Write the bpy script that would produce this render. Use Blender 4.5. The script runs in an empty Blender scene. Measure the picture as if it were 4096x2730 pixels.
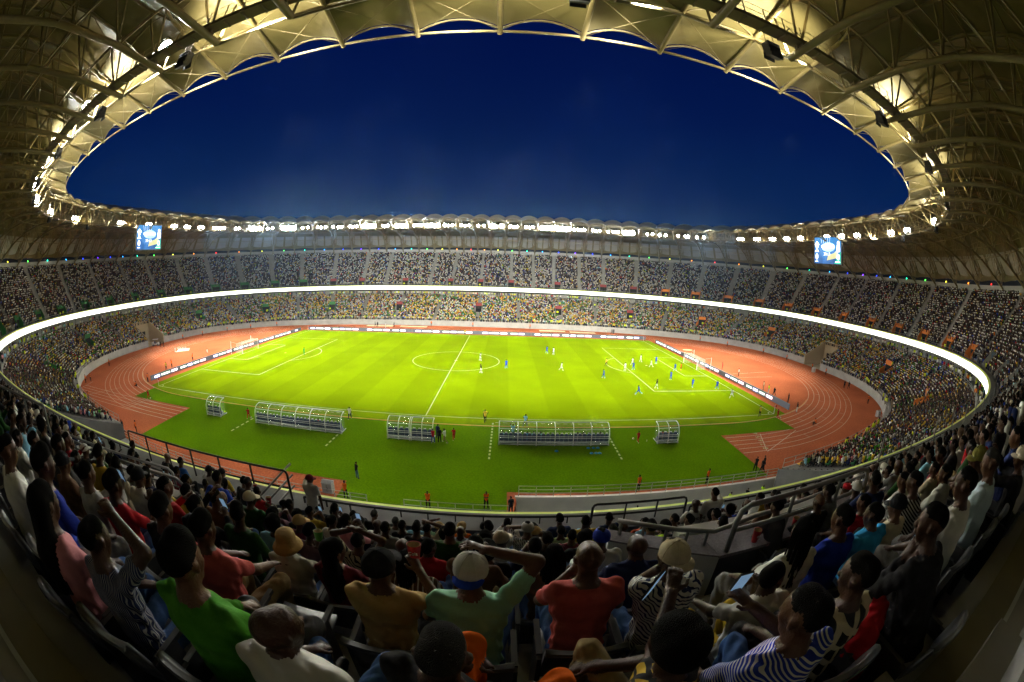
import bpy, bmesh, math, random
import numpy as np
from mathutils import Vector, Matrix
random.seed(7); RNG=np.random.default_rng(7); PI=math.pi
# ================= camera, world, exposure, floodlighting =================
C=bpy.context.scene.collection; SC=bpy.context.scene
CAMP=Vector((9.951,-83.935,18.781)); YAW,PIT,ROL=-0.020447,-0.168109,0.035324
cam=bpy.data.cameras.new('camera'); camo=bpy.data.objects.new('camera',cam); C.objects.link(camo)
_f=Vector((-math.sin(YAW)*math.cos(PIT),math.cos(YAW)*math.cos(PIT),math.sin(PIT)))
_r=Vector((math.cos(YAW),math.sin(YAW),0)); _u=_r.cross(_f)
_r2=math.cos(ROL)*_r+math.sin(ROL)*_u; _u2=-math.sin(ROL)*_r+math.cos(ROL)*_u
camo.matrix_world=Matrix(((_r2.x,_u2.x,-_f.x,CAMP.x),(_r2.y,_u2.y,-_f.y,CAMP.y),(_r2.z,_u2.z,-_f.z,CAMP.z),(0,0,0,1)))
cam.type='PANO'; cam.panorama_type='FISHEYE_EQUISOLID'; cam.fisheye_lens=14.3944; cam.fisheye_fov=math.radians(220)
cam.sensor_fit='HORIZONTAL'; cam.sensor_width=36; cam.sensor_height=24; cam.clip_start=0.05; cam.clip_end=3000
SC.camera=camo
W=bpy.data.worlds.new('World'); SC.world=W; W.use_nodes=True
nt=W.node_tree; bg=nt.nodes['Background']; bg.inputs[1].default_value=1.0
tc=nt.nodes.new('ShaderNodeTexCoord'); sx=nt.nodes.new('ShaderNodeSeparateXYZ'); nt.links.new(tc.outputs['Generated'],sx.inputs[0])
nz=nt.nodes.new('ShaderNodeTexNoise'); nz.inputs['Scale'].default_value=1.6; nz.inputs['Detail'].default_value=5; nt.links.new(tc.outputs['Generated'],nz.inputs[0])
ma=nt.nodes.new('ShaderNodeMath'); ma.operation='MULTIPLY_ADD'; ma.inputs[1].default_value=.12; nt.links.new(nz.outputs[0],ma.inputs[0]); nt.links.new(sx.outputs[2],ma.inputs[2])
cr=nt.nodes.new('ShaderNodeValToRGB'); nt.links.new(ma.outputs[0],cr.inputs[0]); nt.links.new(cr.outputs[0],bg.inputs[0])
for i,(p,c) in enumerate([(0.1,(.001,.024,.085,1)),(.26,(.0006,.014,.080,1)),(.45,(.0003,.0075,.066,1)),(.7,(.0003,.0045,.055,1))]):
    e=cr.color_ramp.elements[i] if i<2 else cr.color_ramp.elements.new(p)
    e.position=p; e.color=c
SC.view_settings.view_transform='Standard'; SC.view_settings.look='None'; SC.view_settings.exposure=0.0
cy=SC.cycles; cy.use_denoising=True; cy.sample_clamp_indirect=4.0; cy.max_bounces=5; cy.diffuse_bounces=3; cy.glossy_bounces=2; cy.transparent_max_bounces=10
cy.use_light_tree=True
# ---- stadium plan: superellipse rings and the rafter rays ----
def sup(a,b,n,th):
    c,s=np.cos(th),np.sin(th)
    r=(np.abs(c/a)**n+np.abs(s/b)**n)**(-1/n)
    return np.stack([r*c,r*s],-1)
TIP=(84.3,58.4,3.6); CAT=(95.3,67.6,3.0); WALL=(93.5,53.0,2.75); RIB=(109.,75.,2.7); TOP=(123.,99.4,2.27)
NR=84; ND=NR*40
def _base():
    th=np.linspace(-np.pi/2,1.5*np.pi,40001); P=sup(*TIP,th)
    L=np.concatenate([[0],np.cumsum(np.hypot(*(np.diff(P,axis=0).T)))])
    s=np.linspace(0,L[-1],ND+1)[:-1]
    Q=np.stack([np.interp(s,L,P[:,0]),np.interp(s,L,P[:,1])],-1)
    g=np.sign(Q)*np.stack([np.abs(Q[:,0]/TIP[0])**2/TIP[0],np.abs(Q[:,1]/TIP[1])**2/TIP[1]],-1)
    return Q,g/np.linalg.norm(g,axis=1)[:,None],L[-1]
BQ,BD,PERIM=_base()
def tof(ring):
    a,b,n=ring; lo=np.full(ND,-45.);hi=np.full(ND,90.)
    for _ in range(45):
        m=(lo+hi)/2; X=BQ+BD*m[:,None]
        o=np.abs(X[:,0]/a)**n+np.abs(X[:,1]/b)**n>1
        hi=np.where(o,m,hi);lo=np.where(o,lo,m)
    return (lo+hi)/2
TW,TR,TT,TC=tof(WALL),tof(RIB),tof(TOP),tof(CAT); TW=np.where(BQ[:,1]<0,tof((93.5,56.5,2.75)),TW)
def lerp_s(A,s):
    s=np.asarray(s,float)*40; i=np.floor(s).astype(int)%ND; f=(s-np.floor(s)); j=(i+1)%ND
    return A[i]*(1-f)+A[j]*f if A.ndim==1 else A[i]*(1-f)[...,None]+A[j]*f[...,None]
def at(s,t):
    s=np.asarray(s,float); return lerp_s(BQ,s)+lerp_s(BD,s)*np.asarray(t)[...,None]
# tiers: v = metres behind the front ring (nominal), returns t and z
def upper_t(s,v): s=np.asarray(s,float);return lerp_s(TR,s)+(lerp_s(TT,s)-lerp_s(TR,s))*np.asarray(v)/24.4
def upper_z(v): return 13.05+(np.asarray(v)-2.7)*.6452
def lower_t(s,v): s=np.asarray(s,float);return lerp_s(TW,s)+(lerp_s(TR,s)-lerp_s(TW,s))*np.asarray(v)/22.
def lower_z(v): return 1.7+np.asarray(v)*.34
VIS_NEAR=13
def lamp(kind,loc,aim,energy,col,size=.6,spot=120,blend=.6):
    l=bpy.data.lights.new('flood_or_added_spill',kind); l.energy=energy; l.color=col; l.shadow_soft_size=size
    if kind=='SPOT': l.spot_size=math.radians(spot); l.spot_blend=blend
    o=bpy.data.objects.new('flood_or_added_spill',l); C.objects.link(o); o.location=loc
    if aim is not None: o.rotation_euler=(Vector(aim)-Vector(loc)).to_track_quat('-Z','Y').to_euler()
    return o
FLOOD=112000
for k in range(0,NR,2):
    s=k+1.0; p=at(s,lerp_s(TC,s)-.5); fx=.22 if (k//2)%2 else .66
    q=(p[0]*fx,-p[1]*(.50 if p[1]<0 else .06),0.)
    lamp('SPOT',(p[0],p[1],35.9),q,FLOOD,(1,.98,.86),.5,66,.8)
for k in range(0,NR,3):
    s=k+1.5; p=at(s,lerp_s(TC,s)-1.2); q2=at(s,lerp_s(TC,s)-4.8); lamp('SPOT',(p[0],p[1],34.9),(q2[0],q2[1],38.6),7500,(1,.92,.62),.4,138,.45)  # added upward spot, stands in for floodlight spill on the inner membrane
    p=at(s,lerp_s(TC,s)+.7); q2=at(s,lerp_s(TC,s)+4.); lamp('SPOT',(p[0],p[1],35.4),(q2[0],q2[1],39.6),500,(1,.82,.42),.3,110,.6)  # added outward spot for a golden glow on the membrane behind the catwalk
# ================= helpers =================
def tag(o,label=None,cat=None,group=None,kind=None):
    if label: o['label']=label
    if cat: o['category']=cat
    if group: o['group']=group
    if kind: o['kind']=kind
    return o
def empty(name,loc=(0,0,0),label=None,cat=None,group=None,rz=0):
    o=bpy.data.objects.new(name,None); C.objects.link(o); o.location=loc; o.rotation_euler=(0,0,rz); o.empty_display_size=.2
    return tag(o,label,cat,group)
MT={}
def mat(name,col,rough=.7,metal=0,emis=0,ecol=None,noise=0,nscale=8,bump=0,bscale=30,alpha=1,spec=.5,coat=0,obj=False):
    if name in MT: return MT[name]
    m=bpy.data.materials.new(name); m.use_nodes=True; n=m.node_tree; b=n.nodes['Principled BSDF']
    b.inputs['Base Color'].default_value=(*col,1); b.inputs['Roughness'].default_value=rough; b.inputs['Metallic'].default_value=metal
    b.inputs['Specular IOR Level'].default_value=spec
    if coat: b.inputs['Coat Weight'].default_value=coat
    if emis:
        b.inputs['Emission Color'].default_value=(*(ecol or col),1); b.inputs['Emission Strength'].default_value=emis
    if alpha<1: b.inputs['Alpha'].default_value=alpha
    if noise or bump:
        tc=n.nodes.new('ShaderNodeTexCoord')
    if noise:
        t=n.nodes.new('ShaderNodeTexNoise'); t.inputs['Scale'].default_value=nscale; t.inputs['Detail'].default_value=6
        n.links.new(tc.outputs['Object'],t.inputs[0])
        r=n.nodes.new('ShaderNodeMapRange'); r.inputs[1].default_value=.3; r.inputs[2].default_value=.7; r.inputs[3].default_value=1-noise; r.inputs[4].default_value=1+noise
        n.links.new(t.outputs[0],r.inputs[0])
        v=n.nodes.new('ShaderNodeVectorMath'); v.operation='SCALE'; v.inputs[0].default_value=col; n.links.new(r.outputs[0],v.inputs['Scale']); n.links.new(v.outputs[0],b.inputs['Base Color'])
    if bump:
        t=n.nodes.new('ShaderNodeTexNoise'); t.inputs['Scale'].default_value=bscale; t.inputs['Detail'].default_value=3
        n.links.new(tc.outputs['Object'],t.inputs[0]); bp=n.nodes.new('ShaderNodeBump'); bp.inputs['Strength'].default_value=bump; bp.inputs['Distance'].default_value=.02
        n.links.new(t.outputs[0],bp.inputs['Height']); n.links.new(bp.outputs[0],b.inputs['Normal'])
    MT[name]=m; return m
def mesh(name,V,F,mats,fm=None,smooth=False):
    me=bpy.data.meshes.new(name)
    V=np.asarray(V,np.float32).reshape(-1,3)
    if isinstance(F,np.ndarray) and F.ndim==2:
        k=F.shape[1]; me.vertices.add(len(V)); me.vertices.foreach_set('co',V.ravel()); me.loops.add(F.size); me.loops.foreach_set('vertex_index',F.ravel().astype(np.int32))
        me.polygons.add(len(F)); me.polygons.foreach_set('loop_start',np.arange(0,F.size,k,dtype=np.int32)); me.polygons.foreach_set('loop_total',np.full(len(F),k,np.int32)); me.update(calc_edges=True)
    else: me.from_pydata(V.tolist(),[],[list(map(int,f)) for f in F])
    for m in (mats if isinstance(mats,(list,tuple)) else [mats]): me.materials.append(m)
    if fm is not None: me.polygons.foreach_set('material_index',np.asarray(fm,np.int32))
    if smooth: me.polygons.foreach_set('use_smooth',np.ones(len(me.polygons),bool))
    return me
def link(name,me,parent=None,loc=None,rz=0,**kw):
    o=bpy.data.objects.new(name,me); C.objects.link(o)
    if parent: o.parent=parent
    if loc is not None: o.location=loc
    if rz: o.rotation_euler=(0,0,rz)
    return tag(o,**kw) if kw else o
class MB:
    def __init__(s): s.v=[];s.f=[];s.m=[];s.mi=0
    def add(s,V,F):
        n=len(s.v); s.v+= [tuple(map(float,p)) for p in V]; s.f+=[tuple(int(i)+n for i in f) for f in F]; s.m+=[s.mi]*len(F)
    def box(s,c,d,rz=0,rx=0,ry=0):
        R=(Matrix.Rotation(rz,3,'Z')@Matrix.Rotation(ry,3,'Y')@Matrix.Rotation(rx,3,'X')) if (rz or rx or ry) else None
        V=[]
        for x in(-.5,.5):
            for y in(-.5,.5):
                for z in(-.5,.5):
                    p=Vector((x*d[0],y*d[1],z*d[2]))
                    if R: p=R@p
                    V.append((p.x+c[0],p.y+c[1],p.z+c[2]))
        s.add(V,[(0,1,3,2),(4,6,7,5),(0,4,5,1),(2,3,7,6),(0,2,6,4),(1,5,7,3)])
    def tube(s,P,r,n=8,closed=False,cap=True):
        P=[Vector(p) for p in P]; N=len(P); V=[];F=[]
        rr=r if isinstance(r,(list,tuple)) else [r]*N
        up=None
        for i in range(N):
            a=P[(i-1)%N] if (i>0 or closed) else P[i]; b=P[(i+1)%N] if (i<N-1 or closed) else P[i]
            t=(b-a).normalized()
            if up is None: up=t.cross(Vector((0,0,1)) if abs(t.z)<.9 else Vector((1,0,0))).normalized()
            else:
                up=(up-t*up.dot(t)); up=up.normalized() if up.length>1e-6 else t.orthogonal().normalized()
            w=t.cross(up)
            for k in range(n):
                a_=2*PI*k/n; q=P[i]+(up*math.cos(a_)+w*math.sin(a_))*rr[i]; V.append(q[:])
        for i in range(N if closed else N-1):
            j=(i+1)%N
            for k in range(n): F.append((i*n+k,i*n+(k+1)%n,j*n+(k+1)%n,j*n+k))
        if cap and not closed: F.append(tuple(range(n))[::-1]); F.append(tuple((N-1)*n+k for k in range(n)))
        s.add(V,F)
    def lathe(s,prof,n=16,c=(0,0,0)):
        V=[];F=[]
        for r,z in prof:
            for k in range(n): a=2*PI*k/n; V.append((c[0]+r*math.cos(a),c[1]+r*math.sin(a),c[2]+z))
        for i in range(len(prof)-1):
            for k in range(n): F.append((i*n+k,i*n+(k+1)%n,(i+1)*n+(k+1)%n,(i+1)*n+k))
        s.add(V,F)
    def poly(s,P): s.add(P,[tuple(range(len(P)))])
    def strip(s,A,B,closed=False):
        n=len(A); V=list(A)+list(B); F=[(i,(i+1)%n,n+(i+1)%n,n+i) for i in range(n if closed else n-1)]; s.add(V,F)
    def prism(s,P,z0,z1):
        n=len(P); V=[(p[0],p[1],z0) for p in P]+[(p[0],p[1],z1) for p in P]
        s.add(V,[tuple(range(n))[::-1],tuple(range(n,2*n))]+[(i,(i+1)%n,n+(i+1)%n,n+i) for i in range(n)])
    def mesh(s,name,mats,smooth=False): return mesh(name,s.v,s.f,mats,s.m if isinstance(mats,(list,tuple)) else None,smooth)
    def link(s,name,mats,parent=None,smooth=False,**kw): return link(name,s.mesh(name,mats,smooth),parent,**kw)
def smooth_by_angle(me,ang=40):
    bm=bmesh.new(); bm.from_mesh(me)
    for f in bm.faces: f.smooth=True
    for e in bm.edges:
        if len(e.link_faces)==2 and e.calc_face_angle(0)>math.radians(ang): e.smooth=False
    bm.to_mesh(me); bm.free()
def copy_tree(o,loc=None,rz=None,**kw):
    c=o.copy(); C.objects.link(c)
    if loc is not None: c.location=loc
    if rz is not None: c.rotation_euler=(0,0,rz)
    for ch in list(o.children):
        d=ch.copy(); C.objects.link(d); d.parent=c
        for g in ch.children:
            e=g.copy(); C.objects.link(e); e.parent=d
    return tag(c,**kw)
# ================= ground, track, pitch =================
concrete=mat('concrete',(.33,.32,.28),.85,noise=.18,nscale=.8,bump=.15,bscale=12)
concrete_dark=mat('concrete_dark',(.09,.09,.085),.8,noise=.25,nscale=.6)
def ground_mat(name,col,stripes=None,nz=.12,fine=9.,bumps=.25):
    m=bpy.data.materials.new(name); m.use_nodes=True; n=m.node_tree; b=n.nodes['Principled BSDF']; L=n.links.new
    b.inputs["Roughness"].default_value=.95; b.inputs["Specular IOR Level"].default_value=0.0
    tc=n.nodes.new('ShaderNodeTexCoord')
    def noise(sc,det=5):
        t=n.nodes.new('ShaderNodeTexNoise'); t.inputs['Scale'].default_value=sc; t.inputs['Detail'].default_value=det; L(tc.outputs['Object'],t.inputs[0]); return t.outputs[0]
    def rng(src,lo,hi,a=.35,b_=.65):
        r=n.nodes.new('ShaderNodeMapRange'); r.inputs[1].default_value=a;r.inputs[2].default_value=b_;r.inputs[3].default_value=lo;r.inputs[4].default_value=hi; L(src,r.inputs[0]); return r.outputs[0]
    def mul(a,b_):
        x=n.nodes.new('ShaderNodeMath'); x.operation='MULTIPLY'; L(a,x.inputs[0]); L(b_,x.inputs[1]); return x.outputs[0]
    f=mul(rng(noise(.12),1-nz,1+nz),rng(noise(fine,3),1-nz*1.4,1+nz*1.4))
    if stripes:
        s=n.nodes.new('ShaderNodeSeparateXYZ'); L(tc.outputs['Object'],s.inputs[0])
        w=n.nodes.new('ShaderNodeMath'); w.operation='MULTIPLY'; w.inputs[1].default_value=PI/stripes[0]; L(s.outputs[0],w.inputs[0])
        q=n.nodes.new('ShaderNodeMath'); q.operation='SINE'; L(w.outputs[0],q.inputs[0])
        f=mul(f,rng(q.outputs[0],1-stripes[1],1+stripes[1],-.12,.12))
    v=n.nodes.new('ShaderNodeVectorMath'); v.operation='SCALE'; v.inputs[0].default_value=col; L(f,v.inputs['Scale']); L(v.outputs[0],b.inputs['Base Color'])
    bp=n.nodes.new('ShaderNodeBump'); bp.inputs['Strength'].default_value=bumps; bp.inputs['Distance'].default_value=.03; L(noise(22,3),bp.inputs['Height']); L(bp.outputs[0],b.inputs['Normal'])
    return m
m_pitch=ground_mat('pitch_grass',(.140,.212,.001),(5.5,.065),.08)
m_turf=ground_mat('surround_turf',(.085,.172,.002),None,.10,5)
m_track=ground_mat('track_rubber',(.39,.110,.046),None,.12,4,.15)
m_line=mat('line_paint',(.40,.46,.22),.7,noise=.08,nscale=3)
m_lane=mat('lane_paint',(.62,.55,.42),.7)
def sheet(name,P,z,m,label=None,kind='structure'):
    b=MB(); b.poly([(p[0],p[1],z) for p in P]); return b.link(name,m,label=label or name.replace('_',' '),kind=kind)
sheet('ground',[(-700,-700),(700,-700),(700,700),(-700,700)],-3.4,mat('far_ground',(.05,.05,.045),.9),'dark ground around and under the stadium')
# track plate: wall ring, squared off on the near side, cut for the sunken ramp
P=[]
for s in np.linspace(0,NR,673)[:-1]:
    x,y=at(s,lerp_s(TW,s)); x=float(x);y=float(y)
    if y<0 and 11.4<x<39.2: continue
    if P and y<0 and x>=39.2 and not any(p[0]==39.2 for p in P): P+=[(11.4,y),(11.4,-53.3),(39.2,-53.3),(39.2,y)]
    P.append((x,y))
sheet('running_track',P,0,m_track,'terracotta red rubber athletics track around the pitch')
TRACKP=P
ap=[at(s,float(lerp_s(TW,s))) for s in np.linspace(77.6,83.9,30)]
sheet('near_apron',[(float(p[0]),float(p[1])) for p in ap]+[(11.3,-57.4),(11.3,-74),(-50,-74)],-.03,concrete,'concrete apron between the track and the near stand')
def arc(cx,cy,r,a0,a1,n=48): return [(cx+r*math.cos(a0+(a1-a0)*i/n),cy+r*math.sin(a0+(a1-a0)*i/n)) for i in range(n+1)]
# bright pitch turf clipped by kerb arcs
Pp=[(-54.9,35.3)]; 
R0=36.5; yb=-36.5
def kerb_y(x): return -math.sqrt(max(0,R0**2-max(0,abs(x)-42.2)**2))
xs=np.linspace(-54.9,54.9,80); Pp+=[(x,kerb_y(x)) for x in xs]+[(54.9,35.3)]
sheet('football_pitch',Pp,.008,m_pitch,'bright yellow green mown football pitch with pale and dark bands')
xl=np.linspace(-52.5,51.8,60)
Pt=[(x,kerb_y(x)-.28) for x in xl]+[(51.8,-40.8),(38.1,-40.8),(38.0,-52.6),(10.6,-52.6),(10.6,-57.4),(-4.0,-57.4),(-4.1,-52.8),(-35.8,-52.8),(-36.1,-41.0),(-52.5,-41.0)]
sheet('side_turf',Pt[::-1],.0142,m_turf,'darker green artificial turf between pitch and stand')
b=MB(); kp=[(x,kerb_y(x)-.15,.03) for x in np.linspace(-66,66,140)]; b.tube(kp,.045,6); b.link('track_kerb',mat('kerb_yellow',(.7,.42,.12),.6),label='thin orange yellow kerb line along the turf edge',kind='structure')
# markings
mk=MB()
def ln(x0,y0,x1,y1,w=.12,z=.016):
    d=Vector((x1-x0,y1-y0)); d.normalize(); nx,ny=-d.y*w/2,d.x*w/2
    mk.poly([(x0+nx,y0+ny,z),(x0-nx,y0-ny,z),(x1-nx,y1-ny,z),(x1+nx,y1+ny,z)])
def ring(cx,cy,r,a0,a1,w=.12,z=.016,n=48):
    A=arc(cx,cy,r-w/2,a0,a1,n);B=arc(cx,cy,r+w/2,a0,a1,n)
    mk.strip([(x,y,z) for x,y in A],[(x,y,z) for x,y in B])
for y in(-34,34): ln(-52.5,y,52.5,y)
for x in(-52.5,0,52.5): ln(x,-33.93,x,33.93,z=.017)
ring(0,0,9.15,0,2*PI,z=.018); ring(0,0,.15,0,2*PI,.3,.018,12)
for sx_ in(-1,1):
    g=52.43*sx_
    for w_,d_ in((20.16,16.5),(9.16,5.5)):
        ln(g,-w_,g-sx_*d_,-w_,z=.019); ln(g,w_,g-sx_*d_,w_,z=.019); ln(g-sx_*d_,-w_-.07,g-sx_*d_,w_+.07,z=.020)
    a=math.acos(5.5/9.15); c0=PI if sx_>0 else 0
    ring(sx_*41.5,0,9.15,c0-a,c0+a); ring(sx_*41.5,0,.12,0,2*PI,.24,.018,12)
    for sy in(-1,1):
        a0={(1,1):PI,(1,-1):PI/2,(-1,1):-PI/2,(-1,-1):0}[(sx_,sy)]; ring(sx_*52.5,sy*34,1,a0,a0+PI/2,z=.021,n=10)
def dash(x0,y0,x1,y1,n,w=.16):
    for i in range(n):
        a=i/n; b_=(i+.55)/n; ln(x0+(x1-x0)*a,y0+(y1-y0)*a,x0+(x1-x0)*b_,y0+(y1-y0)*b_,w,.022)
dash(8.9,-35.6,8.8,-46.4,12,.2); dash(22.9,-35.6,22.8,-46.4,12,.2); dash(9.2,-35.4,22.7,-35.4,14,.12)
dash(-22.9,-39.9,-23.4,-46.4,6,.2); dash(-9.1,-40.6,-9.3,-46.4,6,.2); dash(-22.9,-35.4,-9.4,-35.4,14,.12)
mk.link('pitch_markings',m_line,label='white painted lines of the football pitch',kind='structure')
mk=MB()
for k in range(9):
    r=36.8+1.22*k
    ring(42.2,0,r,-PI/2,PI/2,.07,.012,90); ring(-42.2,0,r,PI/2,1.5*PI,.07,.013,90)
    ln(-42.2,r,42.2,r,.07,.012)
    if k>3: ln(-74+.25*k,-r,-36.2,-r,.08,.015); ln(38.3,-r,42.2,-r,.07,.012)
ln(-74,-39,-71.7,-46.6,.09,.014); ln(-61,-38.5,-66,-46.6,.09,.014); ln(-48,-41.2,-48,-46.6,.06,.014)
ln(44.5,-41.3,42.0,-46.6,.08,.014); ln(51.5,-41.4,41.9,-46.9,.08,.018)
for i in range(9):
    a=-1.35+i*.13
    for k in range(8):
        r=36.8+1.22*k; 
        if (i+k)%3==0: x,y=42.2+r*math.cos(a),r*math.sin(a); x2,y2=42.2+(r+1.22)*math.cos(a),(r+1.22)*math.sin(a); ln(x,y,x2,y2,.06,.013)
ln(56,-8,72,-5.5,.07,.012); ln(56,-10.5,70,-10.2,.07,.012)
mk.link('track_markings',m_lane,label='pale painted lane lines of the running track',kind='structure')
def text(name,body,size,m,parent=None,ext=0.004,align='CENTER',**kw):
    cu=bpy.data.curves.new(name,'FONT'); cu.body=body; cu.size=size; cu.extrude=ext; cu.align_x=align; cu.align_y='CENTER'
    t=bpy.data.objects.new(name,cu); C.objects.link(t); dg=bpy.context.evaluated_depsgraph_get(); me=bpy.data.meshes.new_from_object(t.evaluated_get(dg)); bpy.data.objects.remove(t)
    me.materials.clear(); me.materials.append(m)
    return link(name,me,parent,**kw)
b=MB()
lane_no=[]
for i,d in enumerate('45678'):
    cu=text('lane_number',d,1.15,m_line,ext=.002); me=cu.data; bpy.data.objects.remove(cu)
    V=np.array([v.co[:] for v in me.vertices]); yy=-(36.8+1.22*(i+3)+.61)
    R=np.stack([V[:,1]*-1.0+43.8-.35*i, V[:,0]+yy, V[:,2]+.02],-1)
    R=np.stack([-V[:,1]+43.9-.4*i, V[:,0]*1.0+yy, V[:,2]+.02],-1)
    b.add(R,[tuple(p.vertices) for p in me.polygons])
b.link('lane_numbers',m_line,label='white lane numbers 4 to 8 painted on the red track',kind='structure')
# sand pits on the far straight, grass patches
m_sand=mat('sand_cover',(.62,.50,.30),.9,noise=.1,nscale=.5)
for i,(x0,x1,y0,y1,w) in enumerate([(-37,-27.5,47.6,50.2,'first'),(-25,-15.8,48.2,50.6,'second'),(21.5,30,47.2,49.8,'third'),(31.5,40,46.2,48.8,'fourth')]):
    b=MB(); b.prism([(x0,y0),(x1,y0),(x1,y1),(x0,y1)],.008,.06); b.link('sand_pit',m_sand,label=f'covered beige sand pit on the far straight, {w} from the left',kind='structure')
# sunken ramp beside the near straight
b=MB(); b.mi=0
wh=mat('ramp_wall',(.80,.78,.66),.8,noise=.08,nscale=.6)
b.strip([(11.4,-53.3,0.),(39.2,-53.3,0.)],[(11.4,-53.3,-3.2),(39.2,-53.3,-3.2)])
b.strip([(11.4,-57.5,0.),(11.4,-53.3,0.)],[(11.4,-57.5,-3.2),(11.4,-53.3,-3.2)])
b.strip([(39.2,-53.3,0.),(39.2,-56.5,0.)],[(39.2,-53.3,-3.2),(39.2,-60,-3.2)])
b.poly([(11.4,-53.3,-3.2),(48,-53.3,-3.2),(48,-64,-3.2),(11.4,-64,-3.2)])
b.box((25.3,-53.45,.06),(28,.3,.12))
b.link('ramp',wh,label='pale sunken concrete ramp beside the near straight',kind='structure')
sheet('ramp_grass',[(38,-53.4),(48,-49),(52,-52),(46,-57)],-.02,m_turf,'green patch by the ramp')
# ================= stadium bowl =================
stadium=empty('stadium',(0,0,0),'two tier football stadium bowl under a ribbed ring roof at night','stadium')
m_under=mat('stand_concrete',(.36,.355,.32),.85,noise=.12,nscale=.5)
m_step=mat('stand_step',(.24,.235,.215),.85,noise=.15,nscale=1.2)
S4=np.arange(0,NR+1e-6,.25)
def P3(s,t,z):
    p=at(s,t); z=np.broadcast_to(z,p.shape[:-1]); return np.concatenate([p,z[...,None]],-1)
SD=np.arange(0,NR+1e-6,.125)
VU=[19.8,21.8,23.6,25.2,26.6,28,29.5,31,32.7,34.4,37.1,40,42]; VU+= [84-v for v in VU[:-1]]+[18.2,16.8,15.5,14.1,12.6,11,9.3,7.6,4.9,65.8,67.2,68.5,69.9,71.4,73.0,74.7,76.4,79.1]
VL=[17.0,24.9,28.6,32.8,37.1,41.9,46.8,51.1,55.3,59.1,67.0,12.8,71.2]
AU=[42,40,38.6,37.3,35.8,34.4,32.6,30.9,29.4,28,26.5,25.1,23.4,21.6,19.3,43.9,45.3,48.1,49.5,51.3,53.1,54.6,56.1,57.5,58.9,60.6,62.4,64.7,66.5,68.2,17.5,15.8,13.4,11.7,10.1,8.4,6.4,3.6,2.03,0.1,70.5,72.3,73.9,75.6,77.7,80.4]
AL=[41.9,39.5,37,34.9,32.8,30.7,28.8,26.9,24.8,22.6,44.4,46.8,49,51.2,53.3,55.3,57.2,59.1,61.1,18.9,17,15,12.8,10.5,65,67,69,71.2,73.5]
TUN=[21.0,63.0]
def cuts(S,skip):
    seg=[];cur=[]
    for s in S:
        if any(a-1e-6<s<b_+1e-6 for a,b_ in skip):
            if cur: seg.append(np.array(cur)); cur=[]
        else: cur.append(s)
    if cur: seg.append(np.array(cur))
    out=[]
    for g in seg:
        lo,hi=g[0],g[-1]; g=list(g)
        for a,b_ in skip:
            if 0<lo-b_<.13: g=[b_]+g
            if 0<a-hi<.13: g=g+[a]
        if len(g)>1: out.append(np.array(g))
    return out
def tier(rows,tf,zf,dv,S,skipf):
    b=MB()
    for k in range(rows):
        v0=k*dv; v1=v0+dv; z=zf(v0+dv/2); zt=zf(v0+dv*1.5)
        for g in cuts(S,skipf(k)):
            f=lambda v,z_: [tuple(p) for p in P3(g,tf(g,np.full(len(g),v)),z_)]
            A=f(v0,z);B=f(v1,z);D=f(v1,zt); b.strip(B,A); b.strip(D,B)
    return b
def side_strip(b,s,v0,v1,tf,zlow,zf,w=.16,dz=1.0):
    """solid sloping side wall across the tier at s (s may be offset)"""
    V=np.linspace(v0,v1,8); P=P3(np.full(8,s),tf(np.full(8,s),V),0.); d=lerp_s(BD,s); n=np.array([-d[1],d[0],0])*w/2
    top=[zf(v)+dz for v in V]
    for sg in(-1,1): b.strip([(p[0]+sg*n[0],p[1]+sg*n[1],t) for p,t in zip(P,top)],[(p[0]+sg*n[0],p[1]+sg*n[1],zlow) for p in P])
    b.strip([(p[0]-n[0],p[1]-n[1],t) for p,t in zip(P,top)],[(p[0]+n[0],p[1]+n[1],t) for p,t in zip(P,top)])
    for p,t in ((P[0],top[0]),(P[-1],top[-1])): b.poly([(p[0]-n[0],p[1]-n[1],zlow),(p[0]+n[0],p[1]+n[1],zlow),(p[0]+n[0],p[1]+n[1],t),(p[0]-n[0],p[1]-n[1],t)])
FAR_S=S4
Slow=np.array([s for s in SD if 6.4<s<77.6])
TW_=.62
b=tier(24,lambda s,v:lower_t(s,v),lower_z,.86,Slow,lambda k:([(t-TW_,t+TW_) for t in TUN] if k<14 else [])+([(v-.22,v+.22) for v in VL] if 8<=k<=10 else []))
wl=lambda s,z,dt=0: [tuple(p) for p in P3(s,lerp_s(TW,s)+dt,z)]
b.link('lower_stand',m_step,stadium)
b=MB()
for g in cuts(Slow,[(t-TW_,t+TW_) for t in TUN]):
    b.strip(wl(g,1.9,-.06),wl(g,-.0,-.06)); b.strip(wl(g,1.9,.15),wl(g,1.9,-.06)); b.strip(wl(g,1.7,.15),wl(g,1.9,.15))
b.link('front_wall',m_under,stadium)
for e_ in(6.42,77.58):
    b=MB(); side_strip(b,e_,-.05,20,lower_t,-3.2,lambda v: lower_z(v),.3,.1); b.link('end_wall',concrete_dark,stadium)
# concourse behind lower stand: floor, back wall, soffit under upper tier
tr=lambda s,z,dt=0: [tuple(p) for p in P3(s,lerp_s(TR,s)+dt,z)]
b=MB(); b.strip(tr(Slow,9.0,4.5),tr(Slow,9.0,-1.4)); b.strip(tr(Slow,11.4,4.5),tr(Slow,9.0,4.5)); b.strip(tr(S4,11.25,.1),tr(S4,11.25,4.5))
b.link('concourse',m_under,stadium)
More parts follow.
